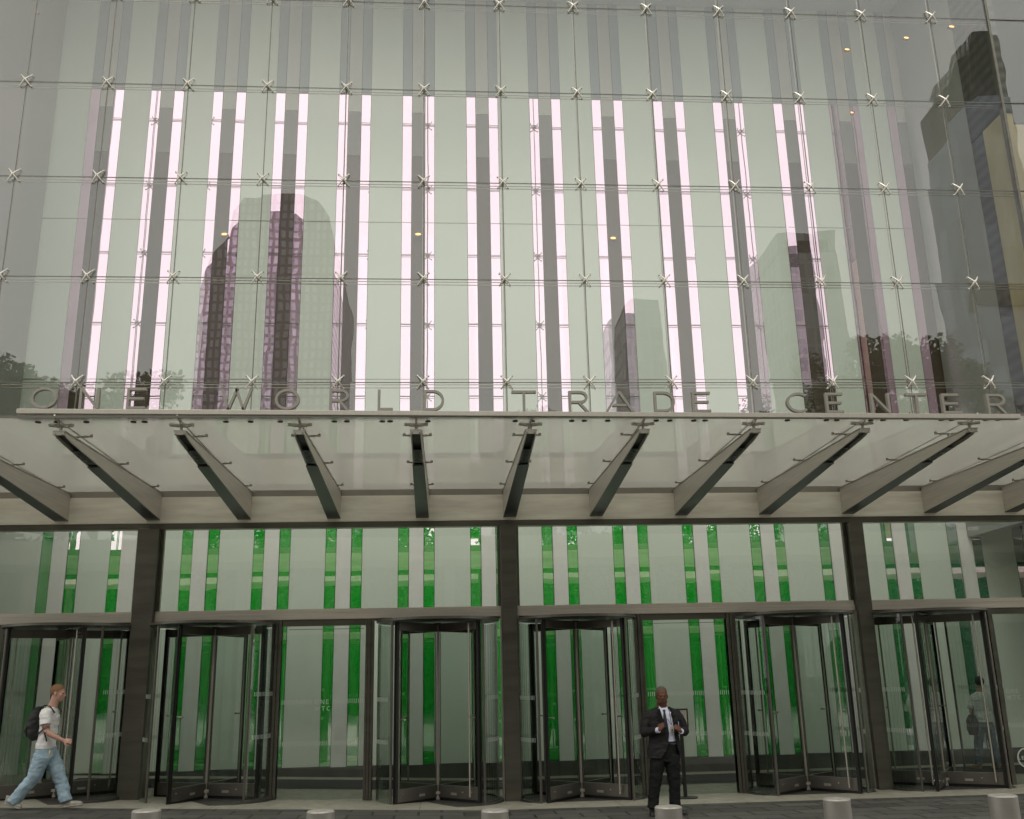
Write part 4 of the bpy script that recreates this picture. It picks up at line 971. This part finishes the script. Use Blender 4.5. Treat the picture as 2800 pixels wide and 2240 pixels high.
# --- sign stand behind the guard
ST = empty('sign_stand', 'black post stand with a framed notice half hidden behind the suited guard', 'sign stand', (4.0, -.55, zg(4, -.5)))
zs0 = .0
mb = MB(); mb.disc((0, 0, 0), .185, .018, 36); mb.disc((0, 0, .018), .12, .014, 30, r2=.04); mb.build('base', 'dark', ST, True)
mb = MB(); mb.tube([(0, 0, .03), (0, 0, .92)], .030, 16); mb.tube([(0, 0, .92), (0, 0, .985)], [.036, .030], 16); mb.build('post', 'dark', ST, True)
mb = MB(); mb.box(-.15, .12, -.012, .012, 1.015, 1.30); 
mb.build('frame', 'black', ST, bevel=.004)
mb = MB(); mb.box(-.125, .095, -.0165, -.0125, 1.04, 1.275)
def notice():
    m, N, L, o = mat('notice_sheet'); p = N.new('ShaderNodeBsdfPrincipled'); L.new(p.outputs[0], o.inputs[0]); nz = noise(N, L, 22, 3); cr = N.new('ShaderNodeValToRGB')
    cr.color_ramp.elements[0].color = (.10, .10, .09, 1); cr.color_ramp.elements[1].color = (.55, .53, .45, 1); e = cr.color_ramp.elements.new(.45); e.color = (.40, .37, .30, 1)
    L.new(nz.outputs['Fac'], cr.inputs[0]); L.new(cr.outputs[0], p.inputs['Base Color']); p.inputs['Roughness'].default_value = .2; return m
mb.build('notice', notice(), ST)
# ------------------------------------------------------------------ the far side of the street (seen in the glass)
def leaf_crown(r, n, seed, size=.17):
    rnd = random.Random(seed); bm = bmesh.new(); cl = []
    for _ in range(34):
        a = rnd.uniform(0, 2 * PI); u = rnd.uniform(-1, 1); q = rnd.uniform(.35, 1) ** .6
        s = math.sqrt(1 - u * u); cl.append((Vector((s * math.cos(a) * r[0], s * math.sin(a) * r[1], u * r[2])) * q, rnd.uniform(.22, .42) * min(r)))
    for _ in range(n):
        c, rad = rnd.choice(cl); dv = Vector((rnd.gauss(0, 1), rnd.gauss(0, 1), rnd.gauss(0, 1))).normalized() * rad * rnd.uniform(.3, 1.05); p = c + dv
        ax = Vector((rnd.gauss(0, 1), rnd.gauss(0, 1), rnd.gauss(0, 1))).normalized(); m = Matrix.Rotation(rnd.uniform(0, 6.3), 3, ax); s = size * rnd.uniform(.6, 1.4)
        vs = [bm.verts.new(p + m @ Vector(v) * s) for v in ((-.5, 0, 0), (0, -.32, .05), (.6, 0, 0), (0, .32, .05))]; bm.faces.new(vs)
    me = bpy.data.meshes.new('crown'); bm.to_mesh(me); bm.free(); me.materials.append(MT['leaf']); return me
CR = [leaf_crown((3.0, 2.6, 3.2), 9000, 5, .23), leaf_crown((2.6, 2.6, 3.8), 9000, 8, .23), leaf_crown((3.3, 2.8, 2.6), 9000, 13, .23)]
def tree(x, y, top, ci, label):
    rz = CR_R[ci]; t = empty('street_tree', label, 'tree', (x, y, zg(x, y) if y > -17 else -.1), random.uniform(0, 6), 'street trees facing the entrance')
    o = place(CR[ci], 'crown', None, t); o.location = (0, 0, top - rz - .1)
    mb = MB(); rnd = random.Random(int(x * 10)); h = top - rz * 1.1
    mb.tube([(0, 0, 0), (.05, 0, h * .5), (0, .05, h)], [.20, .15, .10], 10)
    for k in range(6):
        a = k * 1.05; mb.tube([(0, 0, h * (.55 + .07 * k)), (math.cos(a) * .9, math.sin(a) * .9, h * (.55 + .07 * k) + 1.0), (math.cos(a) * 1.7, math.sin(a) * 1.7, h * (.55 + .07 * k) + 2.2)], [.08, .05, .02], 6)
    mb.build('trunk', 'bark', t, True)
CR_R = [3.2, 3.8, 2.6]
TL = ['tall slender street tree facing the podium cladding left of the glass', 'broad street tree mirrored above the letter O of ONE', 'wide low-crowned street tree mirrored above the letter N of ONE',
      'round street tree facing the walking man', 'wide street tree facing the first dark column', 'slender street tree facing the fixed glass marked ONE WTC', 'slender street tree facing the middle column',
      'round street tree facing the suited guard', 'wide street tree facing the last dark column', 'round street tree facing the revolving door at far right', 'tallest slender street tree mirrored above the letter N of CENTER',
      'round street tree mirrored above the letter T of CENTER', 'wide street tree far right beside the stone wall coloured as if lamplit', 'round street tree at the far right end of the row', 'wide street tree at the far left end of the row',
      'wide back-row tree behind the left end trees', 'round back-row tree behind the walking man trees', 'wide back-row tree behind the first column tree', 'round back-row tree behind the middle column tree',
      'wide back-row tree behind the guard tree', 'round back-row tree behind the last column tree', 'wide back-row tree behind the tallest tree', 'round back-row tree behind the right end trees']
for i, (x, y, top, ci) in enumerate([(-20.5, -25, 15.8, 1), (-16.8, -24, 15.2, 0), (-13.6, -24, 15.0, 2), (-9.3, -25, 11.6, 0), (-5.0, -24.5, 11.0, 2), (-1.0, -25, 11.6, 1), (3.2, -24, 13.6, 1), (7.4, -25, 11.2, 0),
                            (11.6, -24.5, 12.0, 2), (15.6, -25, 12.8, 0), (19.0, -24, 17.3, 1), (22.6, -24, 16.2, 0), (26.5, -26, 14, 2), (31, -26, 14, 0), (-25.5, -26, 14, 2),
                            (-18, -31, 9.5, 2), (-11, -31, 9, 0), (-4, -31.5, 9, 2), (1, -31, 9.2, 0), (6, -31, 9, 2), (12, -31.5, 9.6, 0), (18, -31, 9.5, 2), (24, -31, 10, 0)]):
    tree(x, y, top, ci, TL[i])
# hedge, with an added unseen bank blocking sky gaps in the reflections
mb = MB(); mb.prism([(-34.5, -.3), (-36, 6), (-38, 8.3), (-52, 8.6), (-60, -.3)], -170, 170, 'x'); struct(mb.build('sky_blocking_bank', pbr('sky_blocker_green', (.05, .09, .025), .9, 0, .4, 2.5, bump=.8, bscale=3)))
mb = MB()
def hedge():
    rnd = random.Random(3); bm = bmesh.new()
    for _ in range(30000):
        p = Vector((rnd.uniform(-34, 36), -33.5 + rnd.gauss(0, .7), rnd.uniform(0, 1) ** .8 * 8.6 + .0)); ax = Vector((rnd.gauss(0, 1), rnd.gauss(0, 1), rnd.gauss(0, 1))).normalized()
        m = Matrix.Rotation(rnd.uniform(0, 6.3), 3, ax); s = .5 * rnd.uniform(.6, 1.4)
        bm.faces.new([bm.verts.new(p + m @ Vector(v) * s) for v in ((-.5, 0, 0), (0, -.32, .05), (.6, 0, 0), (0, .32, .05))])
    me = bpy.data.meshes.new('hedge'); bm.to_mesh(me); bm.free(); o = place(me, 'hedge', 'leaf'); tag(o, 'tall leafy hedge on the far side of the road', 'hedge'); o['kind'] = 'stuff'
hedge()
# footbridge over the road
FB = empty('footbridge', 'pale covered footbridge running along the far side of the road', 'footbridge', (0, -20.8, -.1))
MT['pale'] = pbr('pale_fascia', (.80, .78, .66), .7)
mb = MB(); mb.box(-32, 34, -1.2, 1.2, 6.1, 6.95); mb.build('deck', 'pale', FB)
mb = MB(); mb.box(-32, 34, -.02, .02, 3.55, 3.95); mb.build('lower_beam', 'pale', FB)
for k in range(9):
    mb = MB(); mb.box(-30 + k * 7.6, -29.6 + k * 7.6, -.25, .25, 0, 6.09); mb.build('column', 'steel', FB)
# towers
def tower(name, label, parts, m, y, depth):
    t = empty(name, label, 'tower', (0, y, -.2))
    for nm, poly in parts:
        mb = MB(); mb.prism(poly, -depth, 0, 'y'); mb.build(nm, m, t)
    return t
TM1 = tower_mat('tower_glass_brown', (.23, .175, .19), (.38, .34, .40), 1.3, 1.9, .30)
TM2 = tower_mat('tower_grey', (.40, .40, .38), (.22, .23, .24), 2.6, 3.6, .3)
TM3 = tower_mat('tower_blue', (.24, .26, .28), (.22, .26, .31), 3.4, 5.4, .12)
tower('office_tower', 'large dark office tower with chamfered crown mirrored left of centre', [
    ('shaft', [(-46, 0), (-20.5, 0), (-20.5, 84), (-22, 90), (-24.5, 93.5), (-27, 95), (-38.3, 94.6), (-40.4, 91.8), (-40.9, 85.7), (-44, 81.7), (-45.5, 77)])], TM1, -160, 40)
tower('slim_tower', 'slim rounded tower mirrored right of centre', [('shaft', [(36.2, 0), (45.4, 0), (45, 56), (43.9, 74.2), (38, 74.2), (36.6, 72.4)])], TM2, -161, 12)
tower('flat_topped_tower', 'pale flat-topped tower with an open roof frame mirrored at right', [('shaft', [(70, 0), (83, 0), (81.5, 70), (81.2, 84.8), (70, 84.6)]),
    ('roof_frame', [(70, 84.82), (71.4, 84.82), (71.4, 87.6), (79.4, 87.6), (79.4, 85.0), (81.2, 85.0), (81.2, 89.5), (70, 89.3)])], TM2, -162, 13)
TM4 = tower_mat('tower_crown_dark', (.07, .065, .05), (.05, .048, .04), 2.0, 6, .4)
tb = tower('tall_blue_tower', 'tallest bluish glass tower mirrored at the far right edge', [('shaft', [(107, 0), (123, 0), (123, 121), (116, 121), (109, 115), (107, 110)])], TM3, -160, 10)
mb = MB(); mb.prism([(107.2, 110.4), (109, 115.3), (116, 121.3), (122.8, 121.3), (122.8, 137), (117, 137), (115.8, 131), (112, 129), (109.5, 123), (107.2, 121)], -9.6, -.2, 'y'); mb.build('crown', TM4, tb)
mb = MB(); mb.prism([(108.6, 78), (123.2, 78), (123.2, 72), (107.4, 72)], .1, .6, 'y'); mb.build('plant_floor', TM4, tb)
